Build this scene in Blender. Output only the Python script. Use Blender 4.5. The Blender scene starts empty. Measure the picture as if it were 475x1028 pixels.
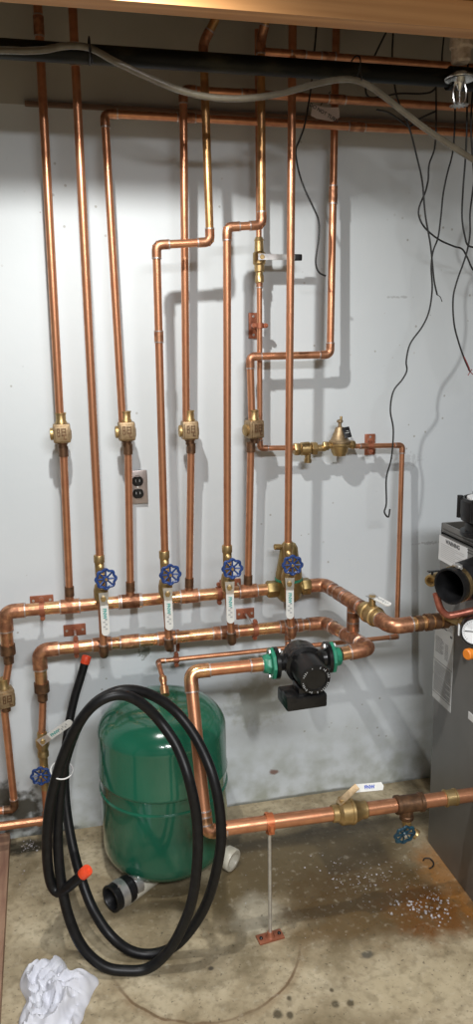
import bpy, bmesh, random
from math import *
from mathutils import Vector, Matrix, noise

random.seed(7)
COL = bpy.context.scene.collection
# ---------------------------------------------------------------- camera model
F, CH = 760.0, 1.6
def cam_axes(yaw, pitch, roll):
    cy, sy, cp, sp, cr, sr = cos(yaw), sin(yaw), cos(pitch), sin(pitch), cos(roll), sin(roll)
    f = Vector((sy*cp, cy*cp, -sp)); r = Vector((cy, -sy, 0)); u = r.cross(f)
    return cr*r + sr*u, -sr*r + cr*u, f
CR, CU, CF = cam_axes(radians(12.55), radians(12.26), radians(-.88))
CO = Vector((0, 0, CH))
def ray(x, y): return CF + CR*((x-237.5)/F) - CU*((y-514)/F)
def P(x, y, Y): d = ray(x, y); return CO + d*(Y/d.y)
def PZ(x, y, z): d = ray(x, y); return CO + d*((z-CH)/d.z)
def PX(x, y, X): d = ray(x, y); return CO + d*(X/d.x)

W = 2.367          # back wall plane
Y1 = W-.10         # supply header plane
Y2 = W-.11         # return header plane
YR = W-.20         # front risers
XB = 1.078         # boiler side plane
YC = 1.905         # circulator plane

# ---------------------------------------------------------------- materials
MATS = {}
def mat(name, base, rough=.5, metal=0., base2=None, scale=20., bump=0., spec=.5, rough2=None, contrast=(.35, .65), trans=0., coat=0., stretch=None):
    if name in MATS: return MATS[name]
    m = bpy.data.materials.new(name); m.use_nodes = True
    nt = m.node_tree; b = nt.nodes['Principled BSDF']
    b.inputs['Base Color'].default_value = (*base, 1)
    b.inputs['Roughness'].default_value = rough
    b.inputs['Metallic'].default_value = metal
    b.inputs['Specular IOR Level'].default_value = spec
    b.inputs['Transmission Weight'].default_value = trans
    b.inputs['Coat Weight'].default_value = coat
    tc = nt.nodes.new('ShaderNodeTexCoord')
    geo = nt.nodes.new('ShaderNodeNewGeometry')
    vec = geo.outputs['Position']
    if stretch:
        mp = nt.nodes.new('ShaderNodeMapping'); mp.inputs['Scale'].default_value = stretch
        nt.links.new(vec, mp.inputs['Vector']); vec = mp.outputs['Vector']
    n = nt.nodes.new('ShaderNodeTexNoise'); n.inputs['Scale'].default_value = scale; n.inputs['Detail'].default_value = 5
    nt.links.new(vec, n.inputs['Vector'])
    if base2 is not None:
        r = nt.nodes.new('ShaderNodeValToRGB')
        r.color_ramp.elements[0].position = contrast[0]; r.color_ramp.elements[1].position = contrast[1]
        r.color_ramp.elements[0].color = (*base, 1); r.color_ramp.elements[1].color = (*base2, 1)
        nt.links.new(n.outputs['Fac'], r.inputs['Fac']); nt.links.new(r.outputs['Color'], b.inputs['Base Color'])
    if rough2 is not None:
        mr = nt.nodes.new('ShaderNodeMapRange'); mr.inputs['To Min'].default_value = rough; mr.inputs['To Max'].default_value = rough2
        mr.inputs['From Min'].default_value = .35; mr.inputs['From Max'].default_value = .65
        nt.links.new(n.outputs['Fac'], mr.inputs['Value']); nt.links.new(mr.outputs['Result'], b.inputs['Roughness'])
    if bump:
        bp = nt.nodes.new('ShaderNodeBump'); bp.inputs['Strength'].default_value = bump; bp.inputs['Distance'].default_value = .002
        nt.links.new(n.outputs['Fac'], bp.inputs['Height']); nt.links.new(bp.outputs['Normal'], b.inputs['Normal'])
    MATS[name] = m
    return m

COPPER = mat('copper_tube', (.67, .32, .175), .30, .8, (.52, .225, .12), 34, 0, rough2=.42, contrast=(.38, .68))
COPPERY = mat('copper_heated', (.62, .36, .15), .33, .8, (.40, .20, .09), 30, 0, rough2=.4, contrast=(.4, .62))
COPPERH = mat('copper_header', (.76, .44, .22), .25, .9, (.46, .21, .12), 30, 0, rough2=.42, contrast=(.42, .62))
FIT = mat('copper_fitting', (.62, .31, .175), .32, .82, (.33, .15, .085), 55, .15, rough2=.5, contrast=(.38, .6))
DFIT = mat('dark_fitting', (.13, .075, .045), .45, .8, (.24, .13, .07), 60, .2)
SOLDER = mat('solder', (.62, .55, .52), .35, .8, (.45, .33, .28), 90)
BRASS = mat('brass', (.56, .40, .19), .36, .85, (.38, .26, .11), 45, .1, rough2=.45)
BRASSD = mat('cast_bronze', (.42, .31, .185), .48, .75, (.30, .21, .12), 70, .3)
GREENBR = mat('air_separator_bronze', (.40, .29, .12), .40, .8, (.28, .20, .08), 40, .2)
STEEL = mat('zinc_steel', (.72, .72, .70), .34, .8, (.58, .58, .57), 60)
BRACK = mat('copper_plated_bracket', (.42, .155, .085), .48, .5, (.32, .11, .06), 60, .1)
BLUE = mat('blue_handwheel_paint', (.010, .035, .15), .35, 0, (.02, .065, .24), 80, 0, coat=.3)
TEAL = mat('teal_handwheel_paint', (.005, .028, .05), .4, 0, (.012, .06, .09), 80)
WHITEP = mat('white_vinyl', (.78, .78, .74), .4, 0, (.70, .70, .66), 60)
TEALINK = mat('teal_ink', (.05, .36, .33), .5)
BLUEINK = mat('blue_ink', (.07, .12, .5), .5)
INK = mat('dark_ink', (.06, .06, .065), .6)
GREYINK = mat('grey_ink', (.42, .43, .43), .6)
BLACKM = mat('black_iron', (.006, .006, .0065), .3, 0, (.011, .011, .011), 50, .1, spec=.4)
BLACKR = mat('black_rubber', (.007, .007, .0075), .42, 0, (.012, .012, .013), 40, .08, spec=.35)
HOSEM = mat('black_hose_rubber', (.005, .005, .0055), .42, 0, (.009, .009, .0095), 60, .1, spec=.3)
PUMPG = mat('green_flange_paint', (.03, .25, .15), .38, 0, (.02, .19, .11), 60)
TANKG = mat('green_tank_enamel', (.014, .118, .068), .17, 0, (.015, .126, .073), 8, 0, coat=.6)
ORANGE = mat('orange_red_cap', (.88, .09, .03), .45, 0, (.8, .07, .02), 50)
ORANGE2 = mat('orange_plug_plastic', (.85, .26, .03), .4)
BOILER = mat('boiler_grey_enamel', (.165, .16, .15), .42, .1, (.15, .145, .135), 12, 0)
BOILERD = mat('boiler_recess', (.03, .03, .03), .6)
PAPER = mat('label_paper', (.72, .73, .73), .5, 0, (.68, .69, .70), 20)
PAPER2 = mat('label_grey', (.50, .51, .50), .5, 0, (.46, .47, .47), 20)
TAGM = mat('paper_tag', (.62, .52, .50), .7, 0, (.55, .46, .44), 30)
CHROME = mat('chrome', (.72, .72, .70), .2, .95, (.5, .5, .48), 60)
PVC = mat('white_pvc', (.60, .57, .48), .35, 0, (.50, .47, .38), 30)
TAPE = mat('white_tape', (.62, .52, .42), .8, 0, (.36, .27, .2), 60, .6)
BPIPE = mat('black_steel_pipe', (.006, .007, .006), .5, 0, (.04, .036, .02), 22, .3, spec=.2, contrast=(.5, .75), stretch=(.4, 1, 1))
WIRE = mat('black_wire', (.012, .012, .012), .5)
REDW = mat('red_wire', (.25, .03, .03), .5)
BOARD = mat('board_wood', (.36, .22, .14), .6, 0, (.23, .12, .08), 18, .2, stretch=(3, .4, 1))
CLOTH = mat('white_cloth', (.68, .69, .74), .9, 0, (.62, .63, .69), 30, .3)
FLAKE = mat('plaster_flakes', (.55, .53, .56), .7, 0, (.28, .24, .2), 60, contrast=(.4, .6))
OUTLM = mat('outlet_steel', (.38, .33, .31), .38, .7, (.48, .42, .4), 20)
TIE = mat('white_zip_tie', (.7, .7, .68), .4)
GLASSD = mat('gauge_face', (.78, .79, .80), .3)

# transparent vinyl tubing
vm = mat('clear_vinyl_tube', (.30, .265, .20), .2, 0, (.22, .19, .14), 30, 0, trans=.45)

def pine():
    m = bpy.data.materials.new('pine_lumber'); m.use_nodes = True
    nt = m.node_tree; b = nt.nodes['Principled BSDF']; b.inputs['Roughness'].default_value = .6
    g = nt.nodes.new('ShaderNodeNewGeometry'); mp = nt.nodes.new('ShaderNodeMapping'); mp.inputs['Scale'].default_value = (.5, 14, 14)
    nt.links.new(g.outputs['Position'], mp.inputs['Vector'])
    n = nt.nodes.new('ShaderNodeTexNoise'); n.inputs['Scale'].default_value = 2.2; n.inputs['Detail'].default_value = 6; n.inputs['Distortion'].default_value = .8
    nt.links.new(mp.outputs['Vector'], n.inputs['Vector'])
    r = nt.nodes.new('ShaderNodeValToRGB'); e = r.color_ramp.elements
    e[0].position = .3; e[0].color = (.38, .17, .052, 1); e[1].position = .7; e[1].color = (.58, .30, .11, 1)
    nt.links.new(n.outputs['Fac'], r.inputs['Fac']); nt.links.new(r.outputs['Color'], b.inputs['Base Color'])
    return m
PINE = pine()

def spot_mask(nt, pos, centre, radii, soft=.5, ns=6., amt=.35):
    """1 inside a noise-edged ellipsoid round centre, 0 outside"""
    s = nt.nodes.new('ShaderNodeVectorMath'); s.operation = 'SUBTRACT'; s.inputs[1].default_value = centre
    nt.links.new(pos, s.inputs[0])
    d = nt.nodes.new('ShaderNodeVectorMath'); d.operation = 'DIVIDE'; d.inputs[1].default_value = radii
    nt.links.new(s.outputs[0], d.inputs[0])
    l = nt.nodes.new('ShaderNodeVectorMath'); l.operation = 'LENGTH'; nt.links.new(d.outputs[0], l.inputs[0])
    n = nt.nodes.new('ShaderNodeTexNoise'); n.inputs['Scale'].default_value = ns; n.inputs['Detail'].default_value = 6
    nt.links.new(pos, n.inputs['Vector'])
    a = nt.nodes.new('ShaderNodeMath'); a.operation = 'MULTIPLY_ADD'; a.inputs[1].default_value = amt*2; a.inputs[2].default_value = -amt
    nt.links.new(n.outputs['Fac'], a.inputs[0])
    t = nt.nodes.new('ShaderNodeMath'); t.operation = 'ADD'
    nt.links.new(l.outputs['Value'], t.inputs[0]); nt.links.new(a.outputs[0], t.inputs[1])
    m = nt.nodes.new('ShaderNodeMapRange'); m.interpolation_type = 'SMOOTHSTEP'
    m.inputs['From Min'].default_value = 1-soft; m.inputs['From Max'].default_value = 1+soft*.3
    m.inputs['To Min'].default_value = 1; m.inputs['To Max'].default_value = 0
    nt.links.new(t.outputs[0], m.inputs['Value'])
    return m.outputs['Result']

def mixc(nt, fac, a, b, k=1.):
    mx = nt.nodes.new('ShaderNodeMix'); mx.data_type = 'RGBA'
    mu = nt.nodes.new('ShaderNodeMath'); mu.operation = 'MULTIPLY'; mu.inputs[1].default_value = k
    nt.links.new(fac, mu.inputs[0]); nt.links.new(mu.outputs[0], mx.inputs['Factor'])
    if isinstance(a, tuple): mx.inputs['A'].default_value = (*a, 1)
    else: nt.links.new(a, mx.inputs['A'])
    if isinstance(b, tuple): mx.inputs['B'].default_value = (*b, 1)
    else: nt.links.new(b, mx.inputs['B'])
    return mx.outputs['Result']

def ramp(nt, src, stops):
    r = nt.nodes.new('ShaderNodeValToRGB'); e = r.color_ramp.elements
    while len(e) < len(stops): e.new(.5)
    for k, (p, c) in enumerate(stops):
        e[k].position = p; e[k].color = (*c, 1) if isinstance(c, tuple) else (c, c, c, 1)
    nt.links.new(src, r.inputs['Fac']); return r.outputs['Color']

def tex(nt, pos, scale, detail=5, kind='n', stretch=None, dist=0):
    if stretch:
        mp = nt.nodes.new('ShaderNodeMapping'); mp.inputs['Scale'].default_value = stretch
        nt.links.new(pos, mp.inputs['Vector']); pos = mp.outputs['Vector']
    if kind == 'v':
        n = nt.nodes.new('ShaderNodeTexVoronoi'); n.inputs['Scale'].default_value = scale
        nt.links.new(pos, n.inputs['Vector']); return n.outputs['Distance']
    n = nt.nodes.new('ShaderNodeTexNoise'); n.inputs['Scale'].default_value = scale; n.inputs['Detail'].default_value = detail
    n.inputs['Distortion'].default_value = dist
    nt.links.new(pos, n.inputs['Vector']); return n.outputs['Fac']

def wall_material():
    m = bpy.data.materials.new('painted_block_wall'); m.use_nodes = True
    nt = m.node_tree; b = nt.nodes['Principled BSDF']; b.inputs['Roughness'].default_value = .55
    g = nt.nodes.new('ShaderNodeNewGeometry'); pos = g.outputs['Position']
    c = ramp(nt, tex(nt, pos, 1.6, 6), [(.3, (.60, .645, .67)), (.7, (.66, .70, .72))])
    sp = nt.nodes.new('ShaderNodeMath'); sp.operation = 'LESS_THAN'; sp.inputs[1].default_value = .10
    nt.links.new(tex(nt, pos, 26, kind='v'), sp.inputs[0])
    gate = ramp(nt, tex(nt, pos, 4, 3), [(.55, 0.), (.62, 1.)])
    mu = nt.nodes.new('ShaderNodeMath'); mu.operation = 'MULTIPLY'
    nt.links.new(sp.outputs[0], mu.inputs[0]); nt.links.new(gate, mu.inputs[1])
    c = mixc(nt, mu.outputs[0], c, (.28, .26, .22), .6)
    # scuffed, dirtier band low on the wall
    sepz = nt.nodes.new('ShaderNodeSeparateXYZ'); nt.links.new(pos, sepz.inputs[0])
    low = nt.nodes.new('ShaderNodeMapRange'); low.inputs['From Min'].default_value = .35; low.inputs['From Max'].default_value = 0
    nt.links.new(sepz.outputs['Z'], low.inputs['Value'])
    dirt = ramp(nt, tex(nt, pos, 14, 9), [(.36, 0.), (.66, 1.)])
    m2 = nt.nodes.new('ShaderNodeMath'); m2.operation = 'MULTIPLY'
    nt.links.new(low.outputs['Result'], m2.inputs[0]); nt.links.new(dirt, m2.inputs[1])
    c = mixc(nt, m2.outputs[0], c, (.33, .35, .29), .9)
    for (px, py), (rx, rz), col, k, ns, amt in (
            ((22, 812), (.09, .07), (.05, .045, .03), .95, 26, 1.2), ((4, 800), (.06, .06), (.04, .035, .02), .9, 30, 1.0),
            ((50, 838), (.14, .03), (.05, .05, .04), .9, 30, .9), ((145, 655), (.022, .02), (.10, .11, .06), .7, 80, 1.9),
            ((408, 462), (.05, .025), (.3, .3, .3), .3, 90, 2.4), ((432, 545), (.05, .006), (.25, .25, .25), .5, 90, 1.9),
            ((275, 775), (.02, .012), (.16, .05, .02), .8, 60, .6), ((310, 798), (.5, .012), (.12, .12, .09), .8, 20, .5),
            ((400, 298), (.04, .004), (.3, .3, .3), .5, 70, 1.8), ((260, 705), (.12, .10), (.40, .42, .36), .6, 30, 1.3)):
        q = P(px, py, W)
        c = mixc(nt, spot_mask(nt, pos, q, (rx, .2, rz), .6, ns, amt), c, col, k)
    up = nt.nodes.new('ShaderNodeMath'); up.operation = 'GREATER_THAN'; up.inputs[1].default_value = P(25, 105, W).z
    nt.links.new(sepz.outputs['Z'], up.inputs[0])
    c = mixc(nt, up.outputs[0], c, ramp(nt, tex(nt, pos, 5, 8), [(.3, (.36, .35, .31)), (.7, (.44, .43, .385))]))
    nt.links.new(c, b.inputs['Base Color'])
    bp = nt.nodes.new('ShaderNodeBump'); bp.inputs['Strength'].default_value = .25; bp.inputs['Distance'].default_value = .004
    nt.links.new(tex(nt, pos, 14, 8), bp.inputs['Height']); nt.links.new(bp.outputs['Normal'], b.inputs['Normal'])
    return m

def floor_material():
    m = bpy.data.materials.new('stained_concrete'); m.use_nodes = True
    nt = m.node_tree; b = nt.nodes['Principled BSDF']
    g = nt.nodes.new('ShaderNodeNewGeometry'); pos = g.outputs['Position']
    c = ramp(nt, tex(nt, pos, 7, 9, dist=.6), [(.3, (.27, .21, .12)), (.5, (.43, .355, .23)), (.72, (.56, .48, .33))])
    c = mixc(nt, ramp(nt, tex(nt, pos, 55, 6), [(.5, 0.), (.75, 1.)]), c, (.19, .15, .09), .55)
    blotch = ramp(nt, tex(nt, pos, 2.4, 5, dist=1.), [(.5, 0.), (.62, 1.)])
    c = mixc(nt, blotch, c, (.20, .155, .085), .6)
    # dark damp areas and rust
    wet = None
    for (px, py), (rx, ry), col, k, ns, amt, w in (
            ((310, 862), (.48, .22), (.105, .072, .028), .92, 7, .5, .6), ((375, 900), (.36, .20), (.085, .048, .013), .95, 9, .55, .9),
            ((440, 915), (.19, .13), (.15, .055, .009), .9, 12, .8, .9), ((448, 875), (.09, .17), (.30, .13, .03), .75, 14, .8, .4), ((350, 930), (.22, .06), (.14, .085, .03), .7, 12, .8, .5),
            ((225, 900), (.20, .10), (.13, .095, .045), .7, 9, .4, .3), ((150, 905), (.22, .10), (.12, .09, .045), .6, 9, .4, .3),
            ((200, 965), (.13, .055), (.12, .09, .05), .55, 12, .7, .1), ((245, 950), (.07, .13), (.13, .10, .05), .5, 14, .7, .1),
            ((30, 850), (.17, .05), (.04, .035, .022), .9, 26, .9, .1),
            ((258, 918), (.09, .09), (.50, .46, .36), .55, 12, .8, 0), ((420, 990), (.22, .08), (.50, .42, .27), .5, 9, .6, 0),
            ((279, 1018), (.014, .016), (.07, .055, .03), .9, 40, .5, 0), ((291, 1019), (.010, .014), (.07, .055, .03), .9, 40, .5, 0),
            ((337, 1008), (.012, .014), (.07, .055, .03), .9, 40, .5, 0), ((352, 1007), (.011, .012), (.07, .055, .03), .9, 40, .5, 0),
            ((290, 1002), (.008, .01), (.07, .055, .03), .9, 40, .5, 0), ((333, 994), (.007, .008), (.07, .055, .03), .9, 40, .5, 0),
            ((212, 972), (.010, .008), (.05, .04, .03), .9, 40, .5, 0), ((368, 958), (.02, .014), (.06, .06, .05), .8, 40, .9, 0)):
        q = PZ(px, py, 0)
        mk = spot_mask(nt, pos, q, (rx, ry, .2), .6, ns, amt)
        c = mixc(nt, mk, c, col, k)
        if w:
            mm = nt.nodes.new('ShaderNodeMath'); mm.operation = 'MULTIPLY'; mm.inputs[1].default_value = w; nt.links.new(mk, mm.inputs[0])
            if wet is None: wet = mm.outputs[0]
            else:
                ad = nt.nodes.new('ShaderNodeMath'); ad.operation = 'MAXIMUM'; nt.links.new(wet, ad.inputs[0]); nt.links.new(mm.outputs[0], ad.inputs[1]); wet = ad.outputs[0]
    # round patch cut in the slab (circle centre .286, 1.772, radius .262)
    def ring(cx, cy, R, wd, a0=None):
        s = nt.nodes.new('ShaderNodeVectorMath'); s.operation = 'SUBTRACT'; s.inputs[1].default_value = (cx, cy, 0); nt.links.new(pos, s.inputs[0])
        l = nt.nodes.new('ShaderNodeVectorMath'); l.operation = 'LENGTH'; nt.links.new(s.outputs[0], l.inputs[0])
        n = tex(nt, pos, 18, 5)
        j = nt.nodes.new('ShaderNodeMath'); j.operation = 'MULTIPLY_ADD'; j.inputs[1].default_value = .018; j.inputs[2].default_value = -.009-R
        nt.links.new(n, j.inputs[0])
        a = nt.nodes.new('ShaderNodeMath'); a.operation = 'ADD'; nt.links.new(l.outputs['Value'], a.inputs[0]); nt.links.new(j.outputs[0], a.inputs[1])
        ab = nt.nodes.new('ShaderNodeMath'); ab.operation = 'ABSOLUTE'; nt.links.new(a.outputs[0], ab.inputs[0])
        mr = nt.nodes.new('ShaderNodeMapRange'); mr.inputs['From Min'].default_value = wd*.35; mr.inputs['From Max'].default_value = wd
        mr.inputs['To Min'].default_value = 1; mr.inputs['To Max'].default_value = 0
        nt.links.new(ab.outputs[0], mr.inputs['Value']); return mr.outputs['Result']
    brk = ramp(nt, tex(nt, pos, 5, 3), [(.36, .55), (.5, 1.)])
    spy = nt.nodes.new('ShaderNodeSeparateXYZ'); nt.links.new(pos, spy.inputs[0])
    yl = nt.nodes.new('ShaderNodeMapRange'); yl.inputs['From Min'].default_value = 1.72; yl.inputs['From Max'].default_value = 1.62; nt.links.new(spy.outputs['Y'], yl.inputs['Value'])
    bm2 = nt.nodes.new('ShaderNodeMath'); bm2.operation = 'MULTIPLY'; nt.links.new(brk, bm2.inputs[0]); nt.links.new(yl.outputs['Result'], bm2.inputs[1]); brk = bm2.outputs[0]
    for args, col, k in (((.286, 1.772, .262, .0055), (.09, .05, .025), .85), ((.286, 1.772, .268, .018), (.24, .15, .07), .4), ((.27, 1.80, .17, .03), (.12, .095, .05), .42)):
        r = ring(*args); mu = nt.nodes.new('ShaderNodeMath'); mu.operation = 'MULTIPLY'; nt.links.new(r, mu.inputs[0]); nt.links.new(brk, mu.inputs[1])
        c = mixc(nt, mu.outputs[0], c, col, k)
    c = mixc(nt, ramp(nt, tex(nt, pos, 30, 9, dist=.4), [(.5, 0.), (.68, 1.)]), c, (.12, .09, .045), .4)
    c = mixc(nt, ramp(nt, tex(nt, pos, 90, 4), [(.62, 0.), (.70, 1.)]), c, (.05, .04, .025), .6)
    c = mixc(nt, ramp(nt, tex(nt, pos, 50, 7), [(.58, 0.), (.74, 1.)]), c, (.56, .50, .38), .35)
    nt.links.new(c, b.inputs['Base Color'])
    rr = nt.nodes.new('ShaderNodeMapRange'); rr.inputs['To Min'].default_value = .62; rr.inputs['To Max'].default_value = .22
    nt.links.new(wet, rr.inputs['Value']); nt.links.new(rr.outputs['Result'], b.inputs['Roughness'])
    bp = nt.nodes.new('ShaderNodeBump'); bp.inputs['Strength'].default_value = .3; bp.inputs['Distance'].default_value = .004
    nt.links.new(tex(nt, pos, 30, 8), bp.inputs['Height']); nt.links.new(bp.outputs['Normal'], b.inputs['Normal'])
    return m
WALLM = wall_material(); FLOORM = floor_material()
CEILM = mat('ceiling_wood', (.12, .08, .045), .7, 0, (.09, .055, .03), 5)
SIDEM = mat('plain_wall_paint', (.16, .15, .14), .7, 0, (.13, .12, .115), 3)
TRIMM = mat('ledge_wood', (.20, .12, .075), .6, 0, (.12, .07, .045), 20, stretch=(.3, 3, 3))

# ---------------------------------------------------------------- mesh helpers
def frame(d):
    d = d.normalized(); a = Vector((0, 0, 1)) if abs(d.z) < .9 else Vector((0, 1, 0))
    u = a.cross(d).normalized(); return u, d.cross(u)
def bend(pts, rad, n=7):
    """round the corners of a polyline"""
    out = [pts[0]]
    for i in range(1, len(pts)-1):
        p0, p, p1 = pts[i-1], pts[i], pts[i+1]
        a, b = (p0-p), (p1-p); t = min(rad, a.length*.49, b.length*.49)
        A, B = p+a.normalized()*t, p+b.normalized()*t
        for k in range(n+1):
            s = k/n; out.append(A.lerp(p, s).lerp(p.lerp(B, s), s))
    out.append(pts[-1]); return out
def catmull(pts, n=8):
    out = []; Q = [pts[0]*2-pts[1]] + pts + [pts[-1]*2-pts[-2]]
    for i in range(1, len(Q)-2):
        a, b, c, d = Q[i-1:i+3]
        for k in range(n):
            t = k/n
            out.append(.5*((2*b)+(c-a)*t+(2*a-5*b+4*c-d)*t*t+(3*b-a-3*c+d)*t**3))
    out.append(pts[-1]); return out
def tube(bm, pts, r, seg=16, caps=True, hollow=0.):
    pts = [Vector(p) for p in pts]; rings = []; u = None
    for i, p in enumerate(pts):
        d = (pts[min(i+1, len(pts)-1)]-pts[max(i-1, 0)]).normalized()
        if u is None: u, v = frame(d)
        else:
            u = (u-d*u.dot(d)).normalized(); v = d.cross(u)
        rr = r[i] if isinstance(r, (list, tuple)) else r
        rings.append([bm.verts.new(p+(u*cos(2*pi*k/seg)+v*sin(2*pi*k/seg))*rr) for k in range(seg)])
    for a, b in zip(rings, rings[1:]):
        for k in range(seg): bm.faces.new((a[k], a[(k+1) % seg], b[(k+1) % seg], b[k]))
    if caps:
        bm.faces.new(rings[0][::-1]); bm.faces.new(rings[-1])
    return bm
def rod(bm, a, b, r, seg=16): return tube(bm, [Vector(a), Vector(b)], r, seg)
def lathe(bm, prof, a=(0, 0, 0), d=(0, 0, 1), seg=24, caps=True):
    """profile [(radius, distance along d)]"""
    a = Vector(a); d = Vector(d).normalized(); u, v = frame(d); rings = []
    for (r, h) in prof:
        r = max(r, .0002)
        rings.append([bm.verts.new(a+d*h+(u*cos(2*pi*k/seg)+v*sin(2*pi*k/seg))*r) for k in range(seg)])
    for p, q in zip(rings, rings[1:]):
        for k in range(seg): bm.faces.new((p[k], p[(k+1) % seg], q[(k+1) % seg], q[k]))
    if caps: bm.faces.new(rings[0][::-1]); bm.faces.new(rings[-1])
    return bm
def hexnut(bm, a, d, r, L): return lathe(bm, [(r*.9, 0), (r, L*.12), (r, L*.88), (r*.9, L)], a, d, 6)
def box(bm, c, s, rot=None, bev=0.):
    c = Vector(c); hs = [x/2 for x in s]; R = rot or Matrix.Identity(3)
    t = bmesh.new(); bmesh.ops.create_cube(t, size=1)
    for v in t.verts: v.co = Vector((v.co.x*s[0], v.co.y*s[1], v.co.z*s[2]))
    if bev: bmesh.ops.bevel(t, geom=t.edges[:], offset=bev, segments=2, affect='EDGES', profile=.6)
    vm_ = {v: bm.verts.new(c+R@v.co) for v in t.verts}
    for f in t.faces: bm.faces.new([vm_[v] for v in f.verts])
    t.free(); return bm
def plate(bm, outline, n, th):
    """prism from a 3D outline, extruded along n by th"""
    n = Vector(n).normalized()*th
    a = [bm.verts.new(Vector(p)) for p in outline]; b = [bm.verts.new(Vector(p)+n) for p in outline]
    bm.faces.new(a); bm.faces.new(b[::-1]); k = len(a)
    for i in range(k): bm.faces.new((a[i], b[i], b[(i+1) % k], a[(i+1) % k]))
    return bm
def sphere(bm, c, r, sc=(1, 1, 1), seg=16):
    t = bmesh.new(); bmesh.ops.create_uvsphere(t, u_segments=seg, v_segments=seg//2+2, radius=r)
    vm_ = {v: bm.verts.new(Vector(c)+Vector((v.co.x*sc[0], v.co.y*sc[1], v.co.z*sc[2]))) for v in t.verts}
    for f in t.faces: bm.faces.new([vm_[v] for v in f.verts])
    t.free(); return bm
def torus(bm, c, n, R, r, seg=32, s2=8, wob=0., lobes=8, arc=2*pi):
    u, v = frame(Vector(n)); c = Vector(c); pts = []
    for k in range(seg+1):
        t = arc*k/seg; rr = R*(1+wob*cos(lobes*t)); pts.append(c+(u*cos(t)+v*sin(t))*rr)
    return tube(bm, pts, r, s2, caps=arc < 6.2)

def make_obj(name, bm, m, origin=(0, 0, 0), parent=None, smooth=True):
    bmesh.ops.recalc_face_normals(bm, faces=bm.faces[:])
    me = bpy.data.meshes.new(name); o3 = Vector(origin)
    for v in bm.verts: v.co -= o3
    bm.to_mesh(me); bm.free(); me.materials.append(m)
    if smooth:
        for p in me.polygons: p.use_smooth = True
        me.set_sharp_from_angle(angle=radians(38))
    o = bpy.data.objects.new(name, me); COL.objects.link(o)
    if parent is not None: o.parent = parent
    return o
def tag(o, label, cat, group=None, kind=None):
    o['label'] = label; o['category'] = cat
    if group: o['group'] = group
    if kind: o['kind'] = kind
    return o
class Thing:
    def __init__(s, name, label, cat, origin=(0, 0, 0), group=None):
        s.o = Vector(origin); s.root = bpy.data.objects.new(name, None); COL.objects.link(s.root)
        s.root.empty_display_size = .02; s.root.location = s.o; tag(s.root, label, cat, group)
    def part(s, name, bm, m, label=None, parent=None, smooth=True):
        p = make_obj(name, bm, m, s.o, parent or s.root, smooth)
        if label: p['label'] = label
        return p
def single(name, label, cat, bm, m, origin=None, group=None, kind=None, smooth=True):
    if origin is None:
        zs = [v.co for v in bm.verts]; n = len(zs)
        origin = Vector((sum(v.x for v in zs)/n, sum(v.y for v in zs)/n, min(v.z for v in zs)))
    o = make_obj(name, bm, m, origin, None, smooth); o.location = origin
    return tag(o, label, cat, group, kind)
def struct(name, bm, m, label=None):
    o = make_obj(name, bm, m, (0, 0, 0), None, False); o['kind'] = 'structure'
    if label: o['label'] = label
    return o
def copy_tree(src, loc, rot=(0, 0, 0), label=None, group=None, scale=1.):
    r = src.copy(); COL.objects.link(r); r.location = loc; r.rotation_euler = rot; r.scale = (scale,)*3
    if label: r['label'] = label
    if group: r['group'] = group
    for ch in list(src.children):
        c = ch.copy(); COL.objects.link(c); c.parent = r
        for g in list(ch.children):
            d = g.copy(); COL.objects.link(d); d.parent = c
    return r
def text_bm(s, size, mtx, th=.0004, bold=0.):
    cu = bpy.data.curves.new('t', 'FONT'); cu.body = s; cu.size = size; cu.extrude = th/2; cu.align_x = 'CENTER'; cu.align_y = 'CENTER'; cu.offset = bold
    o = bpy.data.objects.new('t', cu); COL.objects.link(o)
    dg = bpy.context.evaluated_depsgraph_get(); me = bpy.data.meshes.new_from_object(o.evaluated_get(dg))
    bm = bmesh.new(); bm.from_mesh(me); bpy.data.objects.remove(o); bpy.data.curves.remove(cu); bpy.data.meshes.remove(me)
    for v in bm.verts: v.co = mtx @ v.co
    return bm
def basis(o, x, y):
    x = Vector(x).normalized(); y = Vector(y).normalized(); z = x.cross(y); m = Matrix((x, y, z)).transposed().to_4x4(); m.translation = Vector(o); return m

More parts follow.
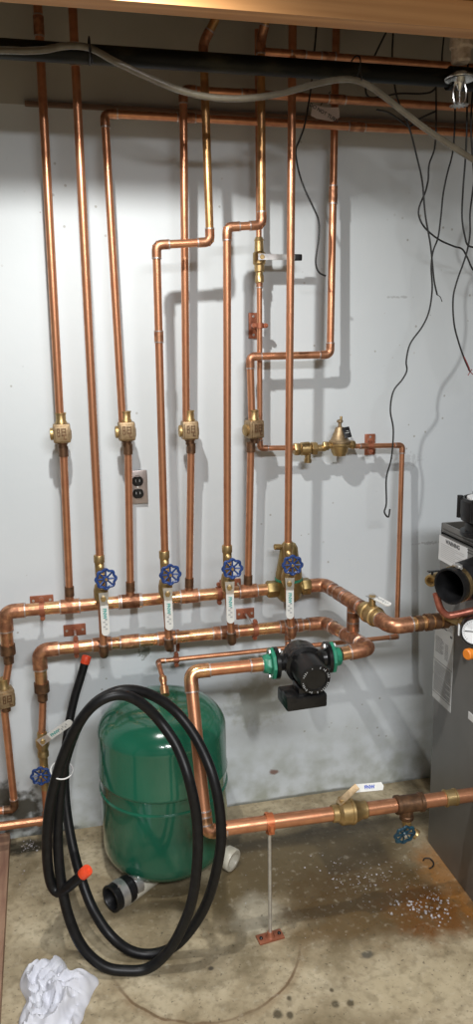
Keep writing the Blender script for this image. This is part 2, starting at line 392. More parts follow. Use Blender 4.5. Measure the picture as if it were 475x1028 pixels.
# ---------------------------------------------------------------- pipe runs
def pipe_run(name, label, pts, r, cat='pipe', group=None, m=None, mfit=None, elbows=True, joints=(), fr=1.17, er=1.9, tees=(), sol=True, skip=(), segm=None):
    """copper tube through pts with elbow fittings at the corners, couplings at joints [(seg, t, len)], tees [(point, axis, branchdir, branch_r)]"""
    m = m or COPPER; mfit = mfit or FIT
    pts = [Vector(p) for p in pts]; lo = min(pts, key=lambda p: p.z)
    T = Thing(name, label, cat, lo, group)
    if segm:
        for i in range(len(pts)-1): T.part('tube', rod(bmesh.new(), pts[i], pts[i+1], r, 20), segm.get(i, m))
    else: T.part('tube', tube(bmesh.new(), bend(pts, r*er), r, 20), m)
    def lip(p, d, par): T.part('solder_joint', rod(bmesh.new(), p-d*.002, p+d*.002, r*(fr+.03), 20), SOLDER, parent=par)
    if elbows:
        for i in range(1, len(pts)-1):
            if i in skip: continue
            a, b = (pts[i-1]-pts[i]).normalized(), (pts[i+1]-pts[i]).normalized()
            L = r*3.1
            path = bend([pts[i]+a*L, pts[i], pts[i]+b*L], r*er, 9)
            e = T.part('elbow', tube(bmesh.new(), path, r*fr, 20), mfit)
            if sol:
                lip(pts[i]+a*L, a, e); lip(pts[i]+b*L, b, e)
    for (sg, t, L) in joints:
        p = pts[sg].lerp(pts[sg+1], t); d = (pts[sg+1]-pts[sg]).normalized()
        c = T.part('coupling', rod(bmesh.new(), p-d*L/2, p+d*L/2, r*fr, 20), mfit)
        lip(p-d*L/2, d, c); lip(p+d*L/2, d, c)
    for (p, d, bd, br) in tees:
        p = Vector(p); d = Vector(d).normalized(); bd = Vector(bd).normalized(); bm = bmesh.new()
        rod(bm, p-d*br*2.6, p+d*br*2.6, r*fr, 20); rod(bm, p, p+bd*(r+br*1.5), br*1.17, 20)
        c = T.part('tee', bm, mfit)
        lip(p-d*br*2.6, d, c); lip(p+d*br*2.6, d, c)
    return T

# ================================================================ SETTING
def slab(x0, x1, y0, y1, z0, z1): return box(bmesh.new(), ((x0+x1)/2, (y0+y1)/2, (z0+z1)/2), (x1-x0, y1-y0, z1-z0))
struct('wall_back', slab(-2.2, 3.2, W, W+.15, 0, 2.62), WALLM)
struct('floor', slab(-2.2, 3.2, -2.6, W+.15, -.1, 0), FLOORM)
struct('ceiling', slab(-2.2, 3.2, -2.6, W+.15, 2.62, 2.7), CEILM)
struct('wall_left', slab(-2.3, -2.2, -2.6, W+.15, 0, 2.7), SIDEM)
struct('wall_right', slab(3.2, 3.3, -2.6, W+.15, 0, 2.7), SIDEM)
struct('wall_front', slab(-2.3, 3.3, -2.7, -2.6, 0, 2.7), SIDEM)
q0, q1 = P(25, 105, W), P(125, 112, W)
bm = bmesh.new(); box(bm, ((q0.x+1.9)/2, W-.008, q0.z), (1.9-q0.x, .016, .012), None, .002)
struct('trim_1', bm, TRIMM, 'thin brown wooden strip across the top of the grey wall')

# wooden beam overhead (two stacked boards)
T = Thing('wooden_beam', 'pale pine beam crossing the top of the picture above all pipes', 'beam', (.5, 1.70, 2.27))
T.part('lower_board', slab(-1.6, 2.6, 1.675, 1.725, 2.27, 2.325), PINE)
T.part('upper_board', slab(-1.6, 2.6, 1.655, 1.73, 2.326, 2.60), PINE)

# ================================================================ OVERHEAD
# black steel pipe
a, b = P(-60, 44, 1.98), P(540, 80, 1.98); b.z = a.z = (a.z+b.z)/2-.006
T = Thing('black_steel_pipe', 'thick black steel pipe running level just below the wooden beam', 'pipe', a)
T.part('tube', rod(bmesh.new(), a, b, .0215, 24), BPIPE)
c = P(463, 72, 1.98); c.z = a.z; c.y = a.y
T.part('coupling', rod(bmesh.new(), c-Vector((.035, 0, 0)), c+Vector((.035, 0, 0)), .028, 24), BPIPE)

# fire sprinkler
c0 = P(463, 60, 1.93); c1 = P(463, 106, 1.93)
T = Thing('sprinkler_head', 'chrome fire sprinkler hanging from a taped fitting at upper right corner', 'sprinkler', c1)
bm = bmesh.new(); x = c0.x; y = c0.y
lathe(bm, [(.020, 0), (.024, .006), (.024, .03), (.030, .035), (.031, .075), (.022, .08)], (x, y, c0.z-.008), (0, 0, 1), 20)
for v in bm.verts:
    n_ = noise.noise(v.co*60)*.004; v.co += Vector((n_, n_*.7, n_))
T.part('taped_fitting', bm, TAPE, 'fitting wrapped in dirty white tape')
zf = P(463, 78, 1.93).z; zd = c1.z
T.part('escutcheon', lathe(bmesh.new(), [(.010, .010), (.016, .012), (.034, .003), (.040, -.003), (.038, -.005), (.012, .004)], (x, y, zf), (0, 0, 1), 28), CHROME)
T.part('plug_body', lathe(bmesh.new(), [(.014, .0), (.014, -.012), (.010, -.016), (.004, -.03)], (x, y, zf), (0, 0, 1), 12), CHROME)
for s in (-1, 1):
    T.part('frame_arm', tube(bmesh.new(), catmull([Vector((x+s*.012, y, zf-.01)), Vector((x+s*.018, y, zf-.035)), Vector((x+s*.012, y, zf-.06)), Vector((x, y, zd+.012))]), .0032, 8), CHROME)
T.part('glass_bulb', rod(bmesh.new(), (x, y, zf-.03), (x, y, zd+.02), .003, 10), STEEL)
bm = bmesh.new(); rod(bm, (x, y, zd), (x, y, zd+.016), .006, 12)
for k in range(12):
    t = k*pi/6; box(bm, (x+cos(t)*.014, y+sin(t)*.014, zd), (.020, .005, .0016), Matrix.Rotation(t, 3, 'Z'))
lathe(bm, [(.012, -.001), (.012, .001)], (x, y, zd), (0, 0, 1), 20)
T.part('deflector', bm, CHROME)

# long horizontal copper pipes at the top
a, b = P(105, 114, Y1), P(540, 139, Y1); b.z = a.z-.004
zn = [(125, 420)]
top3 = a
pipe_run('copper_pipe', 'lower of the long level copper pipes under the beam, elbowed down at its left end',
         [b, a, P(123, 424, Y1)], .0111, joints=((0, .45, .05), (0, .83, .05)), group=None)
a, b = P(184, 90, Y1-.03), P(545, 120, Y1-.03); b.z = a.z-.006
pipe_run('copper_pipe', 'upper of the long level copper pipes, elbowed down behind the clear hose',
         [b, a, P(187, 424, Y1)], .0111, joints=((0, .6, .05), (0, .83, .05)))

# ================================================================ ZONE PIPES (rear plane)
R8 = .0112
zone = [  # valve centre px, pipe bottom px
    ((62, 434), (70, 599)), ((127, 432), (131, 594)), ((190.5, 431), (190, 590)), ((255, 430), (249, 587))]
pipe_run('copper_pipe', 'leftmost tall copper pipe, from beam down to the leftmost bronze valve on grey wall', [P(37, -10, Y1), P(60.5, 425, Y1)], .0118, joints=((0, .075, .05),))
pipe_run('copper_pipe', 'right-hand offset copper pipe with the lowest sideways jog, ending in a bronze valve',
         [P(338, 10, Y1+.045), P(331.5, 356, Y1), P(251, 358, Y1), P(253, 422, Y1)], .0112, joints=((0, .52, .05),))
lab = ['lower end of leftmost zone pipe, between bronze valve and supply header', 'short copper pipe beside the wall outlet below the second bronze valve',
       'copper pipe dropping from the third bronze valve to the supply header', 'copper pipe dropping from the rightmost bronze valve to the supply header']
for ((vx, vy), (bx, by)), l in zip(zone, lab):
    a, b = P(vx+1.5 if vx < 200 else vx-3, vy+14, Y1), P(bx, by, Y1)
    T = pipe_run('copper_drop_pipe', l, [a, b], R8, group=None)
    d = (b-a).normalized()
    T.part('dark_adapter', rod(bmesh.new(), a, a+d*.03, R8*1.25, 20), DFIT, 'dark tarnished adapter')
    T.part('dark_adapter', rod(bmesh.new(), b-d*.032, b-d*.002, R8*1.25, 20), DFIT, 'dark tarnished adapter')

# bronze flow-check valve, local coordinates, front = -Y
def zone_valve():
    T = Thing('flow_check_valve', '', 'valve')
    bm = bmesh.new(); box(bm, (0, 0, -.002), (.050, .046, .056), None, .007); box(bm, (0, 0, -.006), (.056, .03, .034), None, .008)
    T.part('body', bm, BRASSD)
    bm = bmesh.new(); box(bm, (0, -.026, -.003), (.040, .008, .044), None, .003)
    f = T.part('cover_plate', bm, BRASSD)
    bm = bmesh.new(); y = -.0312
    for (x, z, w, h) in ((-.012, .003, .002, .022), (-.006, .003, .002, .022), (-.009, .003, .006, .002), (-.009, .013, .008, .002), (.0, .003, .002, .022),
                         (.006, .012, .010, .002), (.006, .004, .010, .002), (.006, -.005, .010, .002), (.011, .003, .002, .022), (.006, -.012, .002, .010), (.010, -.017, .007, .002), (-.009, -.008, .008, .002)):
        box(bm, (x, y, z), (w, .0016, h))
    T.part('cast_lettering', bm, DFIT, parent=f)
    T.part('side_plug', lathe(bmesh.new(), [(.012, .02), (.018, .024), (.018, .032), (.014, .034)], (0, 0, -.004), (-1, 0, 0), 20), BRASS)
    T.part('top_socket', lathe(bmesh.new(), [(.017, .022), (.017, .030), (.0145, .034), (.0145, .052), (.016, .053), (.016, .057)], (0, 0, 0), (0, 0, 1), 20), BRASS)
    T.part('bottom_socket', lathe(bmesh.new(), [(.016, -.024), (.0155, -.034), (.0135, -.036), (.0135, -.046)], (0, 0, 0), (0, 0, 1), 20), DFIT)
    return T.root
zv = zone_valve()
vl = ['leftmost square bronze valve on the tall copper pipes', 'second square bronze valve from left, above the wall outlet',
      'third square bronze valve from left, right of the jogged pipe', 'rightmost square bronze valve, left of the brass pressure regulator']
for k, (((vx, vy), _), l) in enumerate(zip(zone, vl)):
    loc = P(vx, vy, Y1)
    rz = (0, 0, 0, .25)[k]
    if k == 0: zv.location = loc; zv['label'] = l; zv['group'] = 'bronze flow check valves'
    else: copy_tree(zv, loc, (0, 0, rz), l, 'bronze flow check valves')
copy_tree(zv, P(5, 699, Y1), (0, 0, .3), 'bronze valve cut by the left picture edge, below the header elbow', 'bronze flow check valves', 1.05)

# ================================================================ FRONT RISERS with drain ball valves
bv = [(102, 576), (167.5, 571.5), (230, 565.5), (292, 562)]      # handwheel height on riser axis
def rt(k, dy): return P((100.3, 165.5, 228.3, 289.2)[k], bv[k][1]+dy, YR)
pipe_run('copper_riser_pipe', 'straight tall copper pipe, second from left, ending in the leftmost blue handwheel valve', [P(72, -10, YR), rt(0, -16)], R8, joints=((0, .1, .05),))
pipe_run('copper_riser_pipe', 'offset copper pipe with sideways jog left, above the second blue handwheel valve',
         [P(217, 18, YR-.02), P(204, 44, YR), P(211, 243, YR), P(157, 246, YR), rt(1, -16)], R8, joints=((3, .28, .03),), segm={0: COPPERY, 1: COPPERY})
pipe_run('copper_riser_pipe', 'copper pipe with the short upper jog, above the third blue handwheel valve',
         [P(267, 20, YR-.02), P(262, 40, YR), P(263, 226, YR), P(228, 228, YR), rt(2, -16)], R8, segm={0: COPPERY, 1: COPPERY})
pipe_run('copper_riser_pipe', 'straight tall copper pipe in front of the brass air separator', [P(294, 5, YR), rt(3, -16)], R8)
a, b = P(263, 52, YR), P(545, 65, YR); b.z = a.z-.004
pipe_run('copper_branch_pipe', 'dark level copper pipe just under the beam, right of the tall pipes', [a, b], .0105, joints=((0, .12, .04), (0, .22, .04)))

def handwheel(parent_T, name, c, n, R, m, nutm=BRASS, parent=None):
    bm = bmesh.new(); torus(bm, c, n, R, R*.145, 48, 8, .085, 8)
    u, v = frame(Vector(n)); c = Vector(c); n = Vector(n).normalized()
    for k in range(8):
        t = k*pi/4; e = c+(u*cos(t)+v*sin(t))*R*1.02; rod(bm, c-n*R*.12, e, R*.10, 6)
    lathe(bm, [(R*.3, -R*.22), (R*.34, 0), (R*.26, R*.12)], c, n, 14)
    w = parent_T.part(name, bm, m, parent=parent)
    bm = bmesh.new(); hexnut(bm, c+n*R*.1, n, R*.17, R*.16)
    parent_T.part('wheel_nut', bm, nutm, parent=w)
    return w

def lever_grip(T, c, d, n, L, w, th=.004, plate_name='handle', m=WHITEP, ink=TEALINK, txt='FNW'):
    """flat lever from c along d with thickness direction n"""
    d = Vector(d).normalized(); n = Vector(n).normalized(); s = d.cross(n); c = Vector(c)
    def strip(a, b, wa, wb, t, rnd):
        o = [c+d*a+s*wa, c+d*b+s*wb]
        if rnd: o += [c+d*(b+cos(x)*wb)+s*(sin(x)*wb) for x in (1.2, .8, .4, 0, -.4, -.8, -1.2)]
        o += [c+d*b-s*wb, c+d*a-s*wa]; return [p-n*t/2 for p in o]
    bm = bmesh.new(); plate(bm, strip(-w*.6, L*.3, w*.62, w*.46, th*.5, False), n, th*.5)
    h = T.part(plate_name, bm, STEEL, 'plated steel lever')
    bm = bmesh.new(); plate(bm, strip(L*.22, L-w*.5, w*.5, w*.5, th, True), n, th)
    g = T.part('grip', bm, m, 'white vinyl grip', parent=h)
    if txt:
        # writing reads along the lever
        mt = basis(c+d*L*.42+n*(th*.5+.0004), d, n.cross(d))
        T.part('printed_letters', text_bm(txt, w*.62, mt, .0003, .0004), ink, parent=h)
        bm = bmesh.new()
        for k in range(5):
            box(bm, c+d*L*(.58+.06*k)+n*(th*.5+.0004)+s*(w*.12*(1 if k % 2 else -1)), (L*.035, w*.3, .0003), Matrix((d, n.cross(d), n)).transposed())
        T.part('small_print', bm, GREYINK, parent=h)
    return h

def drain_valve():
    T = Thing('drain_ball_valve', '', 'valve')
    bm = bmesh.new()
    lathe(bm, [(.0145, .057), (.0155, .055), (.0155, .036), (.0135, .032), (.0135, -.030), (.0175, -.034), (.0185, -.040), (.021, -.050), (.021, -.070), (.017, -.082), (.0150, -.086)], (0, 0, 0), (0, 0, 1), 24)
    T.part('body', bm, BRASS)
    bm = bmesh.new(); rod(bm, (0, 0, .004), (.006, -.03, .0), .0125, 16); hexnut(bm, (.006, -.026, .0), (.15, -1, -.1), .013, .012); rod(bm, (.006, -.03, 0), (.013, -.052, -.001), .0045, 10)
    lathe(bm, [(.008, 0), (.009, .004), (.009, .010), (.004, .013)], (.002, -.010, .022), (0, -1, .3), 16)
    T.part('drain_bonnet', bm, BRASS)
    handwheel(T, 'handwheel', (.0145, -.055, -.001), (.12, -1, -.02), .0275, BLUE)
    bm = bmesh.new(); rod(bm, (.004, -.015, -.066), (.005, -.036, -.066), .008, 14); hexnut(bm, (.005, -.036, -.066), (0, -1, 0), .008, .007)
    T.part('stem_nut', bm, BRASS)
    lever_grip(T, (.006, -.034, -.062), (.005, 0, -1), (0, -1, 0), .118, .0235)
    return T.root
dv = drain_valve()
dl = ['leftmost of the blue handwheel valves with white levers', 'blue handwheel valve, second from left along the supply header',
      'blue handwheel valve, third along the header, above the angled rod bracket', 'blue handwheel valve in front of the brass air separator']
for k in range(4):
    loc = rt(k, 0)
    if k == 0: dv.location = loc; dv['label'] = dl[k]; dv['group'] = 'blue handwheel drain valves'
    else: copy_tree(dv, loc, (0, 0, -.1*k), dl[k], 'blue handwheel drain valves')

# ================================================================ SUPPLY HEADER
RH = .0192
hl, hr = P(4.5, 613.5, Y1), P(274, 592, Y1); hr.z = hl.z = (hl.z+hr.z)/2; 
zt = hl.z
teesH = []
for (bx, by) in [z[1] for z in zone]:
    p = P(bx, by+6, Y1); p.z = zt; teesH.append((p, (1, 0, 0), (0, 0, 1), R8))
end = P(4, 648, Y1)
T = pipe_run('copper_supply_header', 'upper thick level copper pipe joining all the bronze valve pipes, elbowed at far left', [Vector((hl.x, Y1, zt-.11)), Vector((hl.x, Y1, zt)), Vector((hr.x, Y1, zt))], RH, m=COPPERH,
         tees=teesH, joints=((1, .45, .07),), group='copper headers')
lo = Vector((hl.x, Y1, zt-.105))
T.part('reducer', lathe(bmesh.new(), [(RH*1.2, .0), (RH*1.22, -.03), (RH*.85, -.036), (RH*.8, -.06)], lo, (0, 0, 1), 20), DFIT, 'dark threaded reducer')
a = Vector((hl.x, Y1, zt-.165)); 
pipe_run('copper_drop_pipe', 'copper pipe between header reducer and bronze valve at the left picture edge', [a, P(5, 690, Y1)+Vector((.0, 0, 0))], R8)
pl0 = P(4.5, 713, Y1); pl1 = P(15, 812, Y1)
T = pipe_run('copper_drop_pipe', 'copper pipe below the left-edge bronze valve, reaching the mouldy wall foot', [pl0, pl1, P(-25, 817, Y1)], R8*1.02, mfit=DFIT)

# return header
gl, gr = P(39, 651, Y2), P(328, 627, Y2); zr = (gl.z+gr.z)/2; gl.z = gr.z = zr
teeR = []
for k in range(4):
    xx = P((102.5, 167.5, 230, 289)[k], (649, 643, 638, 632)[k], Y2).x
    teeR.append((Vector((xx, Y2, zr)), (1, 0, 0), (0, -1, 0), R8))
cr = Vector((gr.x-.006, Y2, zr)); fr_ = P(371, 651, YC); md = P(356, 642, 2.05)
T = pipe_run('copper_return_header', 'lower thick level copper pipe, elbowed down at left and turning toward the circulator at right',
         [Vector((gl.x, Y2, zr-.115)), gl, cr, md, fr_, P(343, 656.5, YC)], RH, m=COPPERH, mfit=FIT, tees=teeR, joints=((1, .3, .06), (1, .62, .06), (1, .88, .06)), group='copper headers')
T.part('reducer', lathe(bmesh.new(), [(RH*1.2, .0), (RH*1.22, -.03), (RH*.85, -.036), (RH*.8, -.06)], Vector((gl.x, Y2, zr-.105)), (0, 0, 1), 20), DFIT, 'dark threaded reducer')
# drops from drain valves into the return header (elbow turned toward the wall)
dlab = ['short copper pipe behind the leftmost white lever', 'short copper pipe behind the second white lever', 'short copper pipe behind the third white lever', 'short copper pipe behind the white lever below the air separator']
for k in range(4):
    a = rt(k, 0)-Vector((0, 0, .08)); xx = teeR[k][0].x
    c = Vector((a.x+.001, YR, zr)); d = Vector((xx, Y2-.01, zr))
    c.x = (a.x+xx)/2+.001
    pipe_run('copper_drop_pipe', dlab[k], [a, c, d], R8, mfit=DFIT if k < 3 else FIT, fr=1.25)

# left lower return: pipe, ball valve with lever and handwheel, tee
a = Vector((gl.x, Y2, zr-.17)); b = P(42, 737, Y2)
pipe_run('copper_drop_pipe', 'copper pipe from return header reducer down to the white lever valve at left', [a, b], R8, joints=())
T = Thing('drain_ball_valve', 'blue handwheel valve low at left beside the black hose coil, lever raised', 'valve', P(44, 800, Y2))
ax = [P(42, 735, Y2), P(43, 752, Y2), P(44.5, 772, Y2), P(45.5, 792, Y2)]
bm = bmesh.new(); d = ax[3]-ax[0]; L = d.length
lathe(bm, [(.0145, 0), (.0155, .003), (.0155, .018), (.021, .024), (.021, .044), (.016, .056), (.016, .066), (.0175, .068), (.0175, .082), (.0135, .086), (.0135, L)], ax[0], d, 24)
T.part('body', bm, BRASS)
c = P(41, 779, Y2-.055)
bm = bmesh.new(); cc = ax[2]; rod(bm, cc, c+Vector((0, .012, 0)), .011, 16); rod(bm, c+Vector((0, .02, 0)), c, .0045, 8); T.part('drain_bonnet', bm, BRASS)
handwheel(T, 'handwheel', c, (-.05, -1, -.05), .0275, BLUE)
c = P(43, 744, Y2-.035); e = P(69, 726, Y2-.05)
rod_bm = bmesh.new(); rod(rod_bm, ax[1]+Vector((0, 0, .018)), c, .008, 14); hexnut(rod_bm, c, (0, -1, 0), .008, .007); T.part('stem_nut', rod_bm, BRASS)
lever_grip(T, c, e-c, (0, -1, 0), (e-c).length+.012, .0225)
a = P(45, 790, Y2); b = P(47.5, 822, Y2)
pipe_run('copper_drop_pipe', 'copper pipe under the low left blue handwheel, meeting a level pipe at the wall foot',
         [a, b], R8, joints=())
b2 = P(-25, 833, Y2-.03)
pipe_run('copper_foot_pipe', 'low level copper pipe entering from the left edge beside the mould stain', [P(49, 823, Y2-.0)+Vector((.015, 0, 0)), b2], .0135, m=COPPER, tees=((P(47, 823.5, Y2), (1, 0, 0), (0, 0, 1), R8),))

# ================================================================ AIR SEPARATOR
zc = zt
c = P(290, 592, Y1); c.z = zc
T = Thing('air_separator', 'bulky brass air separator on the supply header behind a blue handwheel', 'air separator', (c.x, Y1, zc-.045))
T.part('bowl', lathe(bmesh.new(), [(.012, -.046), (.030, -.042), (.040, -.030), (.043, -.010), (.043, .022), (.044, .026)], c, (0, 0, 1), 32), GREENBR)
T.part('green_gasket', lathe(bmesh.new(), [(.0445, .026), (.0455, .027), (.0455, .034), (.0445, .035)], c, (0, 0, 1), 32), PUMPG, 'thin green ring')
T.part('dome', lathe(bmesh.new(), [(.044, .035), (.043, .05), (.036, .085), (.031, .115), (.029, .135), (.022, .148), (.012, .153), (.010, .158)], c, (0, 0, 1), 32), GREENBR)
bm = bmesh.new(); hexnut(bm, c+Vector((-.075, 0, 0)), (1, 0, 0), .028, .038); rod(bm, c+Vector((-.04, 0, 0)), c, .022)
T.part('inlet_union', bm, GREENBR)
bm = bmesh.new(); hexnut(bm, c+Vector((.042, 0, 0)), (1, 0, 0), .028, .030); rod(bm, c, c+Vector((.05, 0, 0)), .022)
T.part('outlet_union', bm, GREENBR)
p = c+Vector((0, 0, .138))
T.part('vent_nozzle', lathe(bmesh.new(), [(.008, 0), (.008, .028), (.0095, .029), (.0095, .048), (.006, .05)], p+Vector((-.0, 0, 0)), (-1, 0, .05), 16), BRASS)

# ================================================================ SUPPLY FORWARD RUN to boiler
xc = P(326, 590.5, Y1).x
s0 = Vector((c.x+.07, Y1, zt)); s1 = Vector((xc, Y1, zt)); s2 = P(393, 634.5, 1.86); s2.z = zt-.003; s3 = Vector((XB+.02, 1.86, zt+.004))
vv = [s1.lerp(s2, t) for t in (.66, .82)]
yb = s1.lerp(s2, .47)
pipe_run('copper_supply_pipe', 'thick copper pipe leaving the air separator and slanting forward to a brass ball valve', [s0, s1, vv[0]], RH, m=FIT, mfit=FIT, tees=((yb, s2-s1, (0, 0, -1), .0165),), joints=((1, .42, .04),))
T = pipe_run('copper_supply_pipe', 'thick copper pipe from the brass ball valve elbow into the grey boiler side', [vv[1], s2, s3], RH, m=COPPERY, mfit=FIT)
bm = bmesh.new()
for t, r_ in ((.30, 1.2), (.42, 1.3), (.52, 1.2), (.62, 1.25)):
    q = s2.lerp(s3, t); rod(bm, q, q+Vector((.017, 0, 0)), RH*r_, 20)
T.part('union', bm, DFIT, 'dark threaded union')
T = Thing('ball_valve', 'brass ball valve with white lever on the slanted supply pipe near the boiler', 'valve', vv[0])
d = (s2-s1).normalized(); L = (vv[1]-vv[0]).length
T.part('body', lathe(bmesh.new(), [(.024, -.012), (.026, -.01), (.026, .006), (.028, .008), (.031, .010), (.031, .018), (.027, .020), (.029, L*.5), (.027, L-.02), (.030, L-.018), (.030, L-.010), (.026, L-.008), (.025, L-.004), (.025, L+.01), (.023, L+.012)], vv[0], d, 28), BRASS)
m_ = vv[0].lerp(vv[1], .5); top = m_+Vector((.0, 0, .05))
bm = bmesh.new(); rod(bm, m_, top, .010, 14); hexnut(bm, top, (0, 0, 1), .011, .008); T.part('stem', bm, BRASS)
g1 = P(392, 610, 1.90)
lever_grip(T, top+Vector((0, 0, .006)), g1-top, (0, -.35, .94), (g1-top).length, .022, txt='FNW', ink=GREYINK)
# bypass
bb = Vector((yb.x, yb.y, 0)); rb = Vector((yb.x, yb.y, cr.lerp(md, (yb.y-cr.y)/(md.y-cr.y)).z)) if yb.y > md.y else Vector((yb.x, yb.y, md.z))
pipe_run('copper_bypass_pipe', 'short upright copper pipe linking the slanting supply and return pipes', [yb-Vector((0, 0, .015)), rb+Vector((0, 0, .012))], .0165, m=FIT, joints=((0, .35, .035), (0, .72, .03)))

# ================================================================ CIRCULATOR
cl, cr_ = P(265, 668, YC), P(340, 657.5, YC); zc = (cl.z+cr_.z)/2
cen = Vector(((cl.x+cr_.x)/2, YC, zc)); cl.z = cr_.z = zc; hw = (cr_.x-cl.x)/2
T = Thing('circulator_pump', 'black circulator pump between two green flanges, right of and higher than the green tank', 'pump', (cen.x, 1.80, zc-.10))
for s, nm in ((-1, 'left'), (1, 'right')):
    e = cen+Vector((s*hw, 0, 0)); bm = bmesh.new()
    lathe(bm, [(.024, -.004), (.027, 0), (.029, .014), (.029, .016), (.044, .017), (.046, .019), (.046, .026), (.044, .028)], e, (-s, 0, 0), 8)
    f = T.part('flange', bm, PUMPG, 'green painted flange')
    bm = bmesh.new()
    lathe(bm, [(.045, .029), (.045, .039), (.026, .041), (.023, .055), (.026, .075)], e, (-s, 0, 0), 24)
    T.part('pump_flange', bm, BLACKM)
    for dz in (-.036, .036):
        bm = bmesh.new(); q = e+Vector((-s*.012, -.004, dz)); rod(bm, q, q+Vector((-s*.036, 0, 0)), .0035, 8); hexnut(bm, q, (-s, 0, 0), .0075, .006); hexnut(bm, q+Vector((-s*.028, 0, 0)), (-s, 0, 0), .0075, .007)
        T.part('bolt', bm, STEEL)
bm = bmesh.new(); lathe(bm, [(.02, -.045), (.045, -.042), (.052, -.02), (.053, .018), (.048, .022)], cen, (0, -1, 0), 32)
rod(bm, cen-Vector((.05, 0, 0)), cen+Vector((.05, 0, 0)), .027, 20)
T.part('volute', bm, BLACKM)
bm = bmesh.new(); ax_ = Vector((.015, -1, -.06)).normalized()
lathe(bm, [(.054, .018), (.056, .022), (.056, .034), (.046, .038), (.044, .06), (.044, .112), (.041, .119), (.030, .121), (.029, .118), (.0, .118)], cen, ax_, 36)
for k in range(4):
    t = k*pi/2+pi/4; u_, v_ = frame(ax_); q = cen+ax_*.02+(u_*cos(t)+v_*sin(t))*.049; hexnut(bm, q, ax_, .007, .022)
mo = T.part('motor', bm, BLACKM)
# white print ring on the motor end
ec = cen+ax_*.1215; u_, v_ = frame(ax_); bm = bmesh.new()
for k in range(40):
    if k % 10 in (0, 9) or random.random() < .12: continue
    t = 2*pi*k/40
    for rr in (.0365,):
        q = ec+(u_*cos(t)+v_*sin(t))*rr; rd = (u_*cos(t)+v_*sin(t)); tn = ax_.cross(rd)
        box(bm, q, (.0055 if k % 3 else .003, .0022, .0006), Matrix((rd, tn, ax_)).transposed())
T.part('rating_print', bm, GREYINK, 'ring of pale print on the motor end', parent=mo)
bm = bmesh.new(); q = cen+ax_*.07+Vector((-.022, 0, -.070)); box(bm, q, (.115, .085, .038), Matrix.Rotation(.05, 3, 'Z'), .006); box(bm, cen+ax_*.07+Vector((-.01, 0, -.045)), (.06, .06, .03), None, .004)
box(bm, q+Vector((-.04, -.02, .012)), (.035, .05, .03), None, .010)
T.part('terminal_box', bm, BLACKM)

# circulator discharge: thick pipe down the tank front, then level to the boiler
YBm = 1.74
k0 = cl+Vector((.004, 0, 0)); k1 = P(191, 674.5, YC); k2 = P(207, 832, YBm)
k1.z = (k1.z + zc)/2; k3 = P(331, 817.5, YBm); zb = (k2.z+k3.z)/2+.0; k2.z = zb-.004; k3.z = zb
T = pipe_run('copper_return_pipe', 'thick copper pipe bending down in front of the green tank from the circulator', [k0, k1, k2, k2.lerp(k3, .22)], .0172, m=COPPER, mfit=COPPERH, joints=((0, .12, .035), (1, .93, .02)), fr=1.14)
zr2 = P(473, 798.5, YBm).z
def bp(px): 
    d0 = P(px, 829.8-(px-225)*.1285, YBm); return Vector((d0.x, YBm, zb+(zr2-zb)*(px-225)/250*.9))
pipe_run('copper_return_pipe', 'thickest low level copper pipe held off the floor by the steel rod, right of tank', [bp(223), bp(336)], .0192, m=COPPER, fr=1.1)
pipe_run('copper_return_pipe', 'low copper pipe piece between lever valve and bronze drain tee', [bp(366), bp(402)], .0192, m=COPPER, fr=1.12)
T = pipe_run('copper_return_pipe', 'low copper pipe piece entering the grey boiler at right', [bp(420), bp(490)], .0192, m=COPPER, fr=1.15, joints=())
q = bp(446); T.part('coupling', lathe(bmesh.new(), [(.022, 0), (.0245, .002), (.0245, .006), (.022, .007), (.022, .03), (.024, .031), (.024, .036)], q, (1, 0, 0), 24), BRASS, 'brass coupling')
# ball valve on it
T = Thing('ball_valve', 'brass ball valve with white lever on the low pipe above the floor', 'valve', bp(350))
a, b = bp(333), bp(368); L = (b-a).length
T.part('body', lathe(bmesh.new(), [(.022, 0), (.024, .002), (.024, .016), (.027, .018), (.034, .026), (.034, L*.52), (.036, L*.53), (.036, L*.6), (.033, L*.62), (.028, L*.76), (.025, L*.8), (.025, L-.003), (.022, L)], a, b-a, 12), BRASS)
m_ = a.lerp(b, .4); top = P(343, 803, YBm)
bm = bmesh.new(); rod(bm, m_, top, .010, 14); hexnut(bm, top-Vector((.0, 0, .004)), (0, 0, 1), .012, .009); T.part('stem', bm, BRASS)
bm = bmesh.new(); e = P(354, 793, YBm); dq = (e-top).normalized(); nq = Vector((-.1, -.8, .6)).normalized(); sq = dq.cross(nq).normalized(); nq = sq.cross(dq); box(bm, top.lerp(e, .5)+Vector((0, -.006, .004)), ((e-top).length+.03, .018, .004), Matrix((dq, sq, nq)).transposed(), .001)
h = T.part('handle', bm, BRASSD, 'yellowish lever arm')
g0, g1 = P(355, 792, YBm), P(383, 789.5, YBm); dd = (g1-g0).normalized(); nn = Vector((0, -.75, .66)); ss = dd.cross(nn).normalized()
bm = bmesh.new(); plate(bm, [g0+ss*.0105, g1+ss*.0105, g1+dd*.005, g1-ss*.0105, g0-ss*.0105], nn, .006)
T.part('grip', bm, WHITEP, 'white vinyl grip', parent=h)
T.part('printed_letters', text_bm('FNW', .013, basis(g0.lerp(g1, .55)+nn*.0068, dd, nn.cross(dd)), .0004, .0005), BLUEINK, parent=h)
